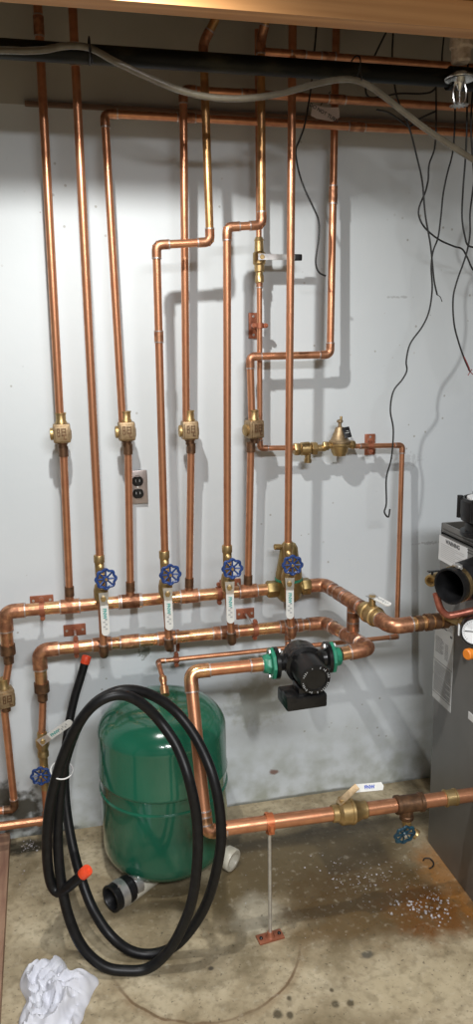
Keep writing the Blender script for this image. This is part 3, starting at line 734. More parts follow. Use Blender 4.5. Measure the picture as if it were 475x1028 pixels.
# bronze drain tee + boiler drain
T = Thing('drain_tee_valve', 'dark bronze tee with angled spout and teal handwheel on the low pipe', 'valve', bp(411)-Vector((0, 0, .08)))
a, b = bp(397), bp(425)
bm = bmesh.new(); L = (b-a).length
lathe(bm, [(.023, 0), (.0265, .002), (.0265, .012), (.024, .014), (.024, L-.014), (.0265, L-.012), (.0265, L-.002), (.023, L)], a, b-a, 24)
mm = a.lerp(b, .42); lathe(bm, [(.018, .015), (.018, .034), (.020, .036), (.020, .046)], mm, (0, 0, -1), 20)
T.part('tee_body', bm, DFIT, 'dark bronze tee')
bm = bmesh.new(); s_ = mm-Vector((0, 0, .046)); hexnut(bm, s_, (0, 0, -1), .014, .012)
tube(bm, bend([s_-Vector((0, 0, .005)), s_-Vector((-.003, 0, .028)), s_+Vector((.020, -.022, -.040))], .015), .0125, 16)
lathe(bm, [(.012, 0), (.0135, .002), (.0135, .014), (.011, .015)], s_+Vector((.014, -.016, -.034)), (.6, -.6, -.5), 18)
T.part('spout', bm, BRASS)
wc = P(406.5, 838, YBm-.055)
bm = bmesh.new(); rod(bm, s_-Vector((-.003, .0, .026)), wc+Vector((0, .004, .004)), .006, 12); T.part('stem', bm, BRASS)
handwheel(T, 'handwheel', wc, (.05, -.95, -.22), .0275, TEAL, STEEL)

# ================================================================ FEED LINE
YF = W-.07; rf = .0083
f0 = P(259, 225, YF); f1 = P(261, 449, YF); f1.x = P(262, 449, YF).x
pipe_run('copper_feed_pipe', 'slim copper pipe hanging behind the jogged pipes above the little lever valve', [P(258.5, 30, YF), P(260, 243, YF)], rf)
pipe_run('copper_feed_pipe', 'slim copper pipe from the little lever valve to the brass backflow preventer', [P(260.5, 280, YF), P(261, 450, YF), P(298, 449.5, YF)], rf, joints=((0, .02, .03),))
T = Thing('ball_valve', 'small brass valve with flat steel lever pointing right, on slim feed pipe', 'valve', P(260, 283, YF))
a = P(260, 238, YF); b = P(260.6, 284, YF); L = (a-b).length
T.part('body', lathe(bmesh.new(), [(.0105, 0), (.013, .002), (.013, .02), (.0105, .024), (.0105, .03), (.015, .033), (.015, .05), (.019, .055), (.019, .085), (.014, .09), (.013, L-.012), (.015, L-.01), (.0105, L)], b, a-b, 20), BRASS)
c = P(263, 258, YF-.03); e = P(302, 258.5, YF-.03)
bm = bmesh.new(); rod(bm, P(260.3, 258, YF), c, .007, 12); hexnut(bm, c, (0, -1, 0), .008, .006); T.part('stem', bm, BRASS)
bm = bmesh.new(); u = (e-c).normalized(); plate(bm, [c-u*.012+Vector((0, -.002, .009)), e-u*.02+Vector((0, -.002, .007)), e-u*.02+Vector((0, -.002, -.007)), c-u*.012+Vector((0, -.002, -.009))], (0, -1, 0), .003)
h = T.part('handle', bm, STEEL, 'flat steel lever')
bm = bmesh.new(); box(bm, e-u*.012, (.032, .009, .019), None, .004); T.part('grip', bm, BLACKR, 'black lever tip', parent=h)
# backflow preventer
a = P(295, 451, YF); b = P(327, 449.5, YF); d = (b-a).normalized(); L = (b-a).length
T = Thing('backflow_preventer', 'small brass backflow preventer with downward vent, left of the pressure regulator', 'valve', a-Vector((0, 0, .035)))
bm = bmesh.new(); hexnut(bm, a, d, .021, .020); lathe(bm, [(.017, .02), (.021, .024), (.022, .05), (.017, .056)], a, d, 20)
T.part('body', bm, BRASS)
bm = bmesh.new(); hexnut(bm, a+d*.058, d, .022, .018); rod(bm, a+d*.05, a+d*L, .011)
T.part('union_nut', bm, BRASS)
bm = bmesh.new(); q = a+d*.047; lathe(bm, [(.010, .012), (.010, .032), (.012, .033), (.012, .045), (.008, .046)], q, (0, 0, -1), 16); T.part('vent_port', bm, BRASS)
# pressure regulator
c = P(341, 447, YF-.005); T = Thing('pressure_regulator', 'brass bell-shaped pressure regulator with black tag on slim feed pipe', 'regulator', c-Vector((0, 0, .03)))
bm = bmesh.new(); lathe(bm, [(.008, -.036), (.020, -.033), (.027, -.020), (.030, -.002), (.035, .002), (.035, .008)], c, (0, 0, 1), 28)
rod(bm, c-Vector((.052, 0, 0)), c+Vector((.052, 0, 0)), .0105); hexnut(bm, c-Vector((.056, 0, 0)), (1, 0, 0), .015, .018); hexnut(bm, c+Vector((.036, 0, 0)), (1, 0, 0), .015, .014)
T.part('body', bm, BRASS)
bm = bmesh.new(); lathe(bm, [(.035, .009), (.035, .014), (.029, .018), (.018, .045), (.013, .058), (.006, .060), (.0055, .072), (.010, .074), (.010, .080), (.005, .083)], c, (0, 0, 1), 28)
bo = T.part('bell_housing', bm, BRASSD)
bm = bmesh.new(); q = c+Vector((.004, 0, .082)); box(bm, q, (.007, .008, .022), None, .002); T.part('adjusting_screw', bm, BRASS)
bm = bmesh.new(); q = c+Vector((.013, -.030, .044)); R3 = Matrix.Rotation(-.15, 3, 'Y') @ Matrix.Rotation(-.45, 3, 'X'); box(bm, q, (.024, .002, .036), R3, .0008); tg = T.part('tag', bm, BLACKR, 'black hang tag')
bm = bmesh.new(); box(bm, q+R3@Vector((0, -.0018, -.002)), (.014, .0005, .002), R3); box(bm, q+R3@Vector((.002, -.0018, .004)), (.008, .0005, .0015), R3); T.part('tag_print', bm, GREYINK, parent=tg)
# feed continues, elbow, down
fb = P(400, 632, YF)
T = pipe_run('copper_feed_pipe', 'slim copper pipe from regulator right through the bracket, then straight down', [P(355, 448, YF), P(404, 447, YF), P(398.5, 636, YF-.04), P(396.5, 640, YF-.06)], rf, joints=((0, .22, .03),), skip=(2,))
# thin expansion line
YT = YF-.06
t0 = P(397, 640.5, YT); t1 = P(158.5, 662, YT); t1.z = t0.z = (t0.z+t1.z)/2-.001
tc = P(165, 690, 2.11)
tz = .606
pipe_run('copper_expansion_line', 'thin level copper pipe under the return header leading to the tank top', [t0+Vector((.01, 0, 0)), t1, P(163.5, 681, 2.14)], .0075, joints=((0, .02, .03), (0, .4, .03)))
q = P(289, 648, YT); q.z = t0.z
a = Vector((q.x, YT, t0.z)); b = Vector((teeR[3][0].x, Y2, zr))
pipe_run('copper_drop_pipe', 'very short slim pipe joining return header to thin line above the pump', [b-Vector((0, .0, .012)), a], .009, joints=((0, .45, .02),))

# ================================================================ EXPANSION TANK
TC = Vector((.230, 2.135, .0)); TR = .196
T = Thing('expansion_tank', 'green enamelled expansion tank standing on floor behind the black hose coil', 'tank', (TC.x, TC.y, .075))
prof = [(.02, .040), (.10, .041), (.160, .048), (.184, .062), (TR-.002, .084), (TR, .105)]
prof += [(TR, .278), (TR+.0035, .281), (TR+.0035, .287), (TR, .291), (TR-.001, .326), (TR+.003, .331), (TR+.0035, .338), (TR+.0005, .344), (TR, .470)]
for k in range(1, 15):
    t = k/14*pi/2; prof.append((TR*cos(t)**.62 if k < 14 else .012, (.470+.088*sin(t)**1.2)))
# split at the seam: upper shell and lower shell
lower = prof[:10]; upper = prof[10:]
T.part('lower_shell', lathe(bmesh.new(), lower, TC, (0, 0, 1), 72, caps=True), TANKG)
T.part('upper_shell', lathe(bmesh.new(), [(TR-.001, .291)]+upper, TC, (0, 0, 1), 72), TANKG)
q = P(163.5, 680, 2.14); n1 = Vector((TC.x-.01, TC.y+.01, .585))
q1 = P(165.5, 695, 2.10)
T.part('nipple', lathe(bmesh.new(), [(.009, -.004), (.012, 0), (.012, .012), (.0095, .016), (.0095, .03), (.0135, .034), (.0135, .06)], q, (q1-q).normalized(), 16), COPPERH, 'copper connection')
for t in (90, 205, 335):
    t = radians(t); T.part('foot', rod(bmesh.new(), (TC.x+.095*cos(t), TC.y+.095*sin(t), 0), (TC.x+.095*cos(t), TC.y+.095*sin(t), .05), .012, 12), TANKG)

# white PVC pipe lying under the tank
a = PZ(127, 893, .045); b = PZ(236, 862, .045)
a = Vector((.085, 1.962, .0215)); b = Vector((.30, 2.13, .0215))
d = (b-a).normalized(); L = (b-a).length
T = Thing('pvc_pipe', 'short white plastic pipe lying on floor under the green tank', 'pipe', (a.x, a.y, 0))
bm = bmesh.new(); tube(bm, [a, b], .021, 24); T.part('tube', bm, PVC)
T = Thing('pvc_fitting', 'cream white plastic pipe fitting on floor right of the tank', 'pipe fitting', (b.x, b.y, 0))
d2 = Vector((.62, -.70, -.12)).normalized(); c = PZ(231, 862, .040)
bm = bmesh.new(); lathe(bm, [(.026, -.075), (.028, -.07), (.028, -.02), (.034, -.018), (.036, .0), (.036, .012), (.034, .015), (.025, .015), (.023, .012), (.021, -.03), (.0, -.031)], c, d2, 28)
T.part('hub', bm, PVC)
# black rubber coupling with clamps
c = PZ(122, 896, .040); d = Vector((-.84, -.54, 0)).normalized()
T = Thing('rubber_coupling', 'black rubber coupling with steel band clamps lying on floor left of the tank', 'pipe coupling', (c.x, c.y, 0))
T.part('sleeve', lathe(bmesh.new(), [(.024, -.062), (.030, -.062), (.030, -.034), (.038, -.03), (.040, -.02), (.038, .03), (.040, .036), (.039, .040), (.033, .040), (.031, .036), (.031, -.02), (.0, -.021)], c, d, 32), BLACKR)
for h_, r_ in ((.006, .0405), (-.050, .0312)):
    cl_ = T.part('band_clamp', lathe(bmesh.new(), [(r_-.002, -.012), (r_, -.012), (r_, .012), (r_-.002, .012), (r_-.002, -.012)], c+d*h_, d, 32, caps=False), STEEL, 'shiny steel band')
    u, v = frame(d); bm = bmesh.new(); box(bm, c+d*h_+Vector((.0, -.3, .95)).normalized()*(r_+.003), (.010, .020, .008), None, .001); T.part('clamp_screw', bm, STEEL, parent=cl_)
bm = bmesh.new()

# ================================================================ HANGERS AND BRACKETS
def hanger(label, pc, w, h, ring_c, ring_axis, r, rodm=STEEL, group='copper plated pipe brackets', standoff=True):
    """wall plate centred at pc, rod to a split ring round a pipe"""
    pc = Vector(pc); ring_c = Vector(ring_c); T = Thing('pipe_bracket', label, 'bracket', (pc.x, W, pc.z-h/2), group)
    bm = bmesh.new(); box(bm, (pc.x, W-.003, pc.z), (w, .006, h), None, .0015)
    box(bm, (pc.x, W-.008, pc.z), (.016, .006, .016), None, .002)
    T.part('wall_plate', bm, BRACK)
    bm = bmesh.new(); dx, dz = (w*.36, 0) if w > h else (0, h*.36)
    for s in (-1, 1): lathe(bm, [(.0045, .006), (.004, .0075), (.0, .0078)], (pc.x+s*dx, W, pc.z+s*dz), (0, -1, 0), 10)
    T.part('screws', bm, STEEL)
    ax = Vector(ring_axis); dirp = (Vector((pc.x, W-.008, pc.z))-ring_c); dirp -= ax*dirp.dot(ax); dn = dirp.normalized()
    bm = bmesh.new(); rod(bm, Vector((pc.x, W-.006, pc.z)), ring_c+dn*(r+.008), .0042, 10); T.part('threaded_rod', bm, rodm)
    bm = bmesh.new(); lathe(bm, [(r+.0004, -.008), (r+.0035, -.008), (r+.0035, .008), (r+.0004, .008), (r+.0004, -.008)], ring_c, ax, 28, caps=False)
    u = ax.cross(dn).normalized()
    for s in (-1, 1):
        q = ring_c+u*s*(r+.010); rod(bm, q-dn*.006, q+dn*.006, .0075, 12); rod(bm, q-dn*.011, q+dn*.009, .0035, 8)
    hexnut(bm, ring_c+dn*(r+.002), dn, .0075, .010)
    T.part('ring_clamp', bm, BRACK)
    return T
def onh(px, z, Y): q = P(px, 600, Y); return Vector((q.x, Y, z))
def onx(px, py, z, Y): q = P(px, py, Y); return Vector((q.x, Y, z))
hanger('copper plated bracket above the left end of the supply header', P(42, 602, W), .072, .030, onx(42, 609, zt, Y1), (1, 0, 0), RH*1.0)
hanger('copper plated bracket at left on the return header, beside the red-capped hose end', P(75, 632, W), .070, .038, onx(76.5, 649, zr, Y2), (1, 0, 0), RH)
hanger('copper plated bracket behind the third blue handwheel', P(231, 586, W), .072, .034, onx(220, 597, zt, Y1), (1, 0, 0), RH)
hanger('copper plated bracket with slanting rod between the two headers, left of separator', P(246, 615.5, W), .062, .036, onx(256, 634, zr, Y2), (1, 0, 0), RH)
hanger('upright copper plated bracket holding the thin line over the tank', P(175, 643, W), .034, .075, onx(177, 659, t0.z, YT), (1, 0, 0), .0075)
hanger('copper plated bracket on the slim upright feed pipe below the steel lever', P(254, 327, W), .030, .078, P(260.7, 327, YF), (0, 0, 1), rf, rodm=BRACK)
hanger('copper plated bracket right of the brass pressure regulator', P(371, 446, W), .036, .070, P(372, 447.5, YF), (1, 0, 0), rf, rodm=BRACK)

# floor rod support
base = PZ(271.5, 942, 0); rp = bp(270.5); base.y = YBm; base.x = PZ(271.5, 942, 0).x
T = Thing('pipe_support_rod', 'steel rod on a copper coloured foot holding up the low pipe', 'pipe support', (base.x, base.y, 0))
Rz = Matrix.Rotation(.12, 3, 'Z')
bm = bmesh.new(); box(bm, (base.x, base.y, .003), (.074, .034, .006), Rz, .0015); lathe(bm, [(.014, .006), (.010, .012), (.008, .02)], (base.x, base.y, 0), (0, 0, 1), 16); T.part('foot_plate', bm, BRACK)
bm = bmesh.new()
for s in (-1, 1): lathe(bm, [(.005, .006), (.005, .009), (.003, .011)], Vector((base.x, base.y, 0))+Rz@Vector((s*.027, 0, 0)), (0, 0, 1), 8)
T.part('screws', bm, BLACKM)
bm = bmesh.new(); rod(bm, (base.x, base.y, .01), (rp.x, rp.y, rp.z-.026), .0052, 12); T.part('threaded_rod', bm, STEEL)
bm = bmesh.new(); r = .0192; lathe(bm, [(r+.0004, -.010), (r+.005, -.010), (r+.005, .010), (r+.0004, .010), (r+.0004, -.010)], rp, (1, 0, 0), 28, caps=False)
for s in (-1, 1):
    q = rp+Vector((0, s*(r+.009), .0)); rod(bm, q-Vector((0, 0, .008)), q+Vector((0, 0, .008)), .007, 12)
hexnut(bm, rp-Vector((0, 0, r+.014)), (0, 0, 1), .010, .013); box(bm, rp+Vector((0, -(r+.004), -.006)), (.016, .006, .030), None, .002)
T.part('ring_clamp', bm, mat('orange_copper_clamp', (.62, .20, .08), .4, .5, (.5, .15, .06), 50))

# ================================================================ BLACK HOSE COIL
RHo = .0135
seq = [(86, 663, .66, 2.31), (81, 680, 0, 2.30), (75, 700, 0, 2.29), (69.5, 725, 0, 2.27), (66, 750, 0, 2.22), (65, 775, 0, 2.15),
       (66, 805, 0, 2.06), (71, 840, 0, 1.97), (80, 877, 0, 1.89), (93, 912, 0, 1.83), (110, 938, 0, 1.775), (130, 954, 0, 1.755), (152, 959, 0, 1.745), (175, 950, 0, 1.735),
       (194, 930, 0, 1.72), (208, 905, 0, 1.70), (217, 875, 0, 1.685), (222, 843, 0, 1.68), (220, 808, 0, 1.69), (212, 774, 0, 1.72), (198, 743, 0, 1.77), (181, 719, 0, 1.81),
       (162, 703, 0, 1.82), (141, 694, 0, 1.81), (120, 693.5, 0, 1.80), (99, 703, 0, 1.80), (84, 719, 0, 1.80), (73, 740, 0, 1.81), (64, 770, 0, 1.83), (59.5, 805, 0, 1.83), (58, 842, 0, 1.815),
       (61, 882, 0, 1.79), (69, 920, 0, 1.76), (83, 951, 0, 1.735), (104, 970, 0, 1.715), (127, 977, 0, 1.705), (149, 972, 0, 1.70), (168, 956, 0, 1.69), (182, 933, 0, 1.675), (193, 903, 0, 1.665), (198, 865, 0, 1.665),
       (198, 825, 0, 1.675), (190, 783, 0, 1.69), (178, 750, 0, 1.735), (162, 726, 0, 1.77), (146, 709, 0, 1.775), (129, 699, 0, 1.77), (112, 698.5, 0, 1.765), (94, 708, 0, 1.765), (79, 726, 0, 1.775), (67, 750, 0, 1.79),
       (57, 778, 0, 1.80), (49.5, 812, 0, 1.80), (47, 850, 0, 1.80), (50, 882, 0, 1.80), (57, 895, 0, 1.79), (66, 892, 0, 1.775), (76, 884, 0, 1.76), (85, 876, 0, 1.75)]
hp = [P(x, y, Y) for (x, y, _, Y) in seq]
for p in hp: p.z = max(p.z, RHo+.0005)
T = Thing('black_hose_coil', 'coiled black hose leaning on the green tank, red caps at both ends', 'hose', PZ(127, 983, 0))
T.part('hose', tube(bmesh.new(), catmull(hp, 7), RHo, 16), HOSEM)
for k, (e, prev) in enumerate(((hp[0], hp[1]), (hp[-1], hp[-2]))):
    d = (e-prev).normalized()
    bm = bmesh.new(); lathe(bm, [(.0145, -.010), (.0150, -.009), (.0150, .012), (.0135, .0145), (.006, .0145), (.005, .012), (.0, .012)], e, d, 20); T.part('end_cap', bm, ORANGE, 'red plastic end cap')
c = (hp[28]+hp[51])/2+Vector((0, .005, 0)); c = P(62, 773, 1.815)
bm = bmesh.new(); dd = (P(55, 800, 1.81)-P(68, 750, 1.80)).normalized(); u, v = frame(dd); ptsr = []
for k in range(33):
    t = 2*pi*k/32; ptsr.append(c+Vector((1, 0, -.1))*cos(t)*.0275+Vector((0, 1, .25))*sin(t)*.031)
tube(bm, ptsr, .0019, 8, caps=False); T.part('zip_tie', bm, TIE, 'white cable tie')

# ================================================================ BOILER
zt_b = 1.079; yb0, yb1 = 1.20, 2.02
T = Thing('boiler', 'grey steel boiler cabinet at the right edge of the picture', 'boiler', (XB+.3, 1.6, 0))
bm = bmesh.new(); box(bm, (XB+.275, (yb0+yb1)/2, zt_b/2-.012), (.55, yb1-yb0, zt_b-.024), None, .003)
T.part('cabinet', bm, BOILER)
bm = bmesh.new(); box(bm, (XB+.004, (yb0+yb1)/2, zt_b-.018), (.008, yb1-yb0, .036), None, .002); box(bm, (XB+.275, yb1-.004, zt_b-.018), (.55, .008, .036), None, .002)
T.part('top_rim', bm, BOILER)
bm = bmesh.new()
for k in range(5):
    box(bm, (XB-.0006, yb1-.11, zt_b-.016-k*.0085), (.0012, .19, .003))
T.part('louvre_slots', bm, mat('boiler_slot', (.07, .07, .068), .6))
bm = bmesh.new(); box(bm, (XB+.03, 1.72, zt_b+.001), (.04, .10, .002)); T.part('top_label', bm, PAPER, 'white paper label on the top edge')
def side_label(name, corners, m, lab, rows, title=None):
    ys = [PX(*q, XB).y for q in corners]; zs = [PX(*q, XB).z for q in corners]
    y_far = (ys[0]+ys[3])/2; y_near = (ys[1]+ys[2])/2; z1 = (zs[0]+zs[1])/2; z0 = (zs[2]+zs[3])/2
    bm = bmesh.new(); box(bm, (XB-.001, (y_far+y_near)/2, (z0+z1)/2), (.0015, abs(y_far-y_near), z1-z0)); L = T.part(name, bm, m, lab)
    w = abs(y_far-y_near); hh = z1-z0; bm = bmesh.new()
    for (v0, a0, a1, t) in rows:
        box(bm, (XB-.0021, y_far-w*(a0+a1)/2, z1-hh*v0), (.0005, w*(a1-a0), hh*t))
    T.part('printed_lines', bm, GREYINK if m is PAPER else INK, parent=L)
    if title:
        T.part('printed_title', text_bm(title[0], title[1], basis((XB-.0022, y_far-w*title[2], z1-hh*title[3]), (0, -1, 0), (0, 0, 1)), .0004, .0003), INK, parent=L)
rows = [(.30+.075*k, .08, .92 if k % 3 != 2 else .6, .012) for k in range(8)]
side_label('warning_label', [(441.5, 538), (469.5, 549), (469, 577), (441, 561)], PAPER, 'white paper label with lines of small print', rows, ('WARNING', .017, .5, .14))
rows = []
for k in range(6): rows.append((.10+.014*k, .30, .62, .004)); rows.append((.12+.014*k, .70, .9, .003))
rows += [(.20, .42, .66, .012), (.23, .12, .22, .014), (.24, .82, .92, .02)]
for k in range(10): rows.append((.33+.017*k, .08, .5 if k % 3 else .42, .0035)); rows.append((.35+.017*k, .58, .75, .003))
for k in range(9): rows.append((.60+.014*k, .06, .94, .003))
for k in range(12): rows.append((.745+.014*k, .06, .94 if k % 4 else .7, .0035))
rows += [(.575, .0, 1., .004), (.73, 0, 1, .004), (.925, 0, 1, .004)]
side_label('rating_label', [(437, 603), (457, 619), (453, 716), (436, 700)], PAPER2, 'grey rating label with dense print', rows)
# white switch mark & black mark low on the side
bm = bmesh.new(); q = PX(473.5, 720, XB); box(bm, (XB-.001, q.y, q.z), (.002, .03, .022)); T.part('small_sticker', bm, PAPER, 'small white sticker')

# blower on top
c = Vector((XB+.11, 1.80, zt_b)); 
q = P(476, 515, 1.85); 
T = Thing('blower_cap', 'black plastic air intake housing on top of the boiler', 'air intake', (q.x+.045, 1.85, zt_b))
c = Vector((q.x+.045, 1.85, zt_b))
T.part('collar', lathe(bmesh.new(), [(.075, 0), (.075, .01), (.062, .012), (.062, .04)], c, (0, 0, 1), 32), BLACKR)
bm = bmesh.new(); lathe(bm, [(.062, .035), (.074, .042), (.078, .06), (.078, .098), (.072, .104), (.066, .104), (.062, .09), (.0, .088)], c, (0, 0, 1), 32)
for k in range(6):
    t = k*pi/3+.5; rod(bm, c+Vector((cos(t)*.078, sin(t)*.078, .045)), c+Vector((cos(t)*.078, sin(t)*.078, .108)), .008, 8)
T.part('housing', bm, BLACKR)
T.part('white_insert', lathe(bmesh.new(), [(.06, .09), (.06, .106), (.0, .11)], c, (0, 0, 1), 28), PAPER, 'white insert in the top')

# rubber exhaust coupling facing left
oc = P(452, 588.5, 1.75); dr = Vector((-.90, -.42, -.03)).normalized()
T = Thing('rubber_vent_coupling', 'black rubber pipe coupling with open end facing left beside the boiler top', 'pipe coupling', oc-Vector((0, 0, .045)))
T.part('sleeve', lathe(bmesh.new(), [(.054, -.13), (.054, -.06), (.052, -.055), (.0485, -.047), (.048, -.004), (.050, 0), (.0495, .003), (.0445, .003), (.0435, -.001), (.0435, -.11), (.0, -.112)], oc, dr, 36), BLACKR)
cl_ = T.part('band_clamp', lathe(bmesh.new(), [(.0475, -.033), (.0502, -.033), (.0502, -.020), (.0475, -.020), (.0475, -.033)], oc, dr, 36, caps=False), mat('brassy_clamp', (.62, .45, .22), .25, .95, (.5, .36, .18), 40), 'golden steel band')
bm = bmesh.new(); box(bm, oc-dr*.026+Vector((0, -.006, .052)), (.014, .022, .010), None, .002); rod(bm, oc-dr*.026+Vector((0, -.024, .050)), oc-dr*.026+Vector((0, .016, .050)), .004, 8); T.part('clamp_screw', bm, STEEL, parent=cl_)
T.part('vent_pipe', rod(bmesh.new(), oc-dr*.12, oc-dr*.135, .044, 28), BLACKR)

# brass relief nozzle behind the rubber coupling
c = P(432.5, 583, 1.84)
T = Thing('brass_drain_nozzle', 'small open brass nozzle poking out left of the rubber vent coupling', 'pipe fitting', c-Vector((0, 0, .02)))
bm = bmesh.new(); dn = Vector((-.75, -.66, 0)).normalized(); lathe(bm, [(.012, -.05), (.013, -.02), (.017, -.018), (.0175, .0), (.016, .003), (.011, .003), (.010, -.002), (.010, -.02), (.0, -.021)], c, dn, 20)
T.part('spout', bm, BRASS)
bm = bmesh.new(); tube(bm, [c-dn*.04, c-dn*.05+Vector((.03, 0, 0)), Vector((XB+.01, 1.88, c.z-.002))], .011, 14); T.part('stub_pipe', bm, BRASS)
bm = bmesh.new(); rod(bm, c+Vector((.004, 0, .014)), c+Vector((.004, 0, .026)), .0035, 8); box(bm, c+Vector((.008, 0, .027)), (.034, .010, .003)); T.part('test_lever', bm, BLACKM)
# curved reddish pipe joining supply pipe under coupling
REDC = mat('reddish_copper', (.42, .15, .10), .4, .5, (.30, .09, .06), 50)
pts = catmull([P(438, 596, 1.80), P(440, 604, 1.80), P(443, 612, 1.80), P(450, 617.5, 1.80), P(462, 616, 1.79), P(480, 612, 1.78), P(520, 606, 1.78)], 6)
single('reddish_relief_pipe', 'reddish copper pipe curling under the rubber vent coupling to the right edge', 'pipe', tube(bmesh.new(), pts, .0098, 16), REDC)

# pressure gauge
gc = P(477, 634, 1.74); gn = Vector((-.40, -.90, .14)).normalized()
T = Thing('pressure_gauge', 'round white pressure gauge with black rim in front of the boiler side', 'gauge', gc-Vector((0, 0, .04)))
T.part('case', lathe(bmesh.new(), [(.030, -.03), (.038, -.028), (.039, .002), (.0385, .006), (.0345, .006), (.034, .001), (.0, .001)], gc, gn, 36), BLACKM)
T.part('dial', lathe(bmesh.new(), [(.034, .0012), (.034, .0022), (.0, .0022)], gc, gn, 36), GLASSD, 'white dial face')
X_ = gn.cross(Vector((0, 0, 1))).normalized()*-1; Yv = gn.cross(X_)
if Yv.z < 0: Yv = -Yv
bm = bmesh.new()
for k in range(25):
    t = radians(225-270*k/24); dv_ = X_*cos(t)+Yv*sin(t); q = gc+gn*.0028+dv_*.029; box(bm, q, (.005 if k % 4 == 0 else .003, .0009, .0004), Matrix((dv_, gn.cross(dv_), gn)).transposed())
T.part('dial_marks', bm, INK)
bm = bmesh.new(); t = radians(178); dv_ = X_*cos(t)+Yv*sin(t); box(bm, gc+gn*.0035+dv_*.010, (.034, .0022, .0005), Matrix((dv_, gn.cross(dv_), gn)).transposed()); T.part('needle', bm, BLACKM)
bm = bmesh.new(); a = P(461, 624, 1.80); hexnut(bm, a, (gc-gn*.03-a), .012, .018); rod(bm, a+Vector((-.02, .04, 0)), gc-gn*.028, .008, 12); T.part('stem', bm, BRASS)
bm = bmesh.new(); q = gc-gn*.014+X_*-.041; box(bm, q, (.004, .02, .03), Matrix((X_, gn, Yv)).transposed(), .001); T.part('rim_sticker', bm, PAPER, 'white sticker on the rim')

# orange plug
c = P(473, 656, 1.74)
T = Thing('orange_plug', 'orange plastic plug sticking out left under the pressure gauge', 'plug', c-Vector((0, 0, .012)))
d = Vector((-1, -.25, 0)).normalized()
T.part('cap', lathe(bmesh.new(), [(.008, -.025), (.012, -.02), (.012, .0), (.0155, .002), (.0155, .014), (.013, .017), (.0, .017)], c, d, 20), ORANGE2)
T.part('stub_pipe', rod(bmesh.new(), c-d*.02, Vector((XB+.01, c.y+.03, c.z)), .009, 14), BRASS)

# ================================================================ OUTLET
q = P(138, 488.5, W)
T = Thing('wall_outlet', 'double electrical outlet in a steel cover plate, partly behind a copper pipe', 'outlet', (q.x, W, q.z-.055))
bm = bmesh.new(); w, h = .062, .106; box(bm, (q.x, W-.006, q.z), (w, .012, h), None, .003); T.part('cover_plate', bm, OUTLM)
bm = bmesh.new(); lathe(bm, [(.031, .0), (.029, .003), (.0, .0032)], (q.x, W-.011, q.z), (0, -1, 0), 32)
for v in bm.verts: v.co.z = q.z+(v.co.z-q.z)*1.25; v.co.x = q.x+(v.co.x-q.x)*.8
T.part('raised_face', bm, OUTLM)
for s in (-1, 1):
    bm = bmesh.new(); lathe(bm, [(.0175, 0), (.0175, .004), (.0165, .005), (.0, .005)], (q.x, W-.0125, q.z+s*.0195), (0, -1, 0), 24)
    for v in bm.verts: v.co.z = max(min(v.co.z, q.z+s*.0195+.0145), q.z+s*.0195-.0145)
    so = T.part('socket', bm, BLACKM, 'black receptacle')
    bm = bmesh.new()
    for dx in (-.006, .006): box(bm, (q.x+dx, W-.0178, q.z+s*.0195+.002), (.0015, .0006, .008))
    T.part('slots', bm, GREYINK, parent=so)
T.part('screw', lathe(bmesh.new(), [(.0035, 0), (.003, .0045), (.0, .005)], (q.x, W-.0135, q.z), (0, -1, 0), 10), STEEL)

# ================================================================ CLEAR HOSE, TIES, WIRES, TAG
hz = [(-50, 52), (0, 50.5), (25, 51), (45, 50), (60, 47), (75, 46), (92, 49), (118, 63), (150, 78), (182, 91), (215, 98), (250, 98.5), (285, 93), (320, 83.5), (345, 79.5), (362, 82), (378, 91), (400, 108), (430, 131), (475, 160), (530, 190)]
hpts = [P(x, y, 1.935) for x, y in hz]
single('clear_vinyl_hose', 'cloudy clear plastic hose draped in waves along the black overhead pipe', 'hose', tube(bmesh.new(), catmull(hpts, 7), .0078, 14), vm)
BP = P(237, 62, 1.98)
zpipe = (P(-60, 44, 1.98).z+P(540, 80, 1.98).z)/2-.004
for px, l in ((90, 'black cable tie binding the clear hose to the black pipe, left'), (358, 'black cable tie binding the clear hose to the black pipe, right')):
    xx = P(px, 52 if px < 200 else 78, 1.94).x; bm = bmesh.new(); pts = []
    for k in range(33):
        t = 2*pi*k/32; pts.append(Vector((xx, 1.957+cos(t)*.042, zpipe-.003+sin(t)*.026)))
    tube(bm, pts, .0018, 8, caps=False); box(bm, (xx, 1.92, zpipe-.012), (.006, .006, .007)); rod(bm, (xx, 1.918, zpipe-.012), (xx+.004, 1.915, zpipe-.042), .0017, 6)
    single('cable_tie', l, 'cable tie', bm, WIRE, group='black cable ties')

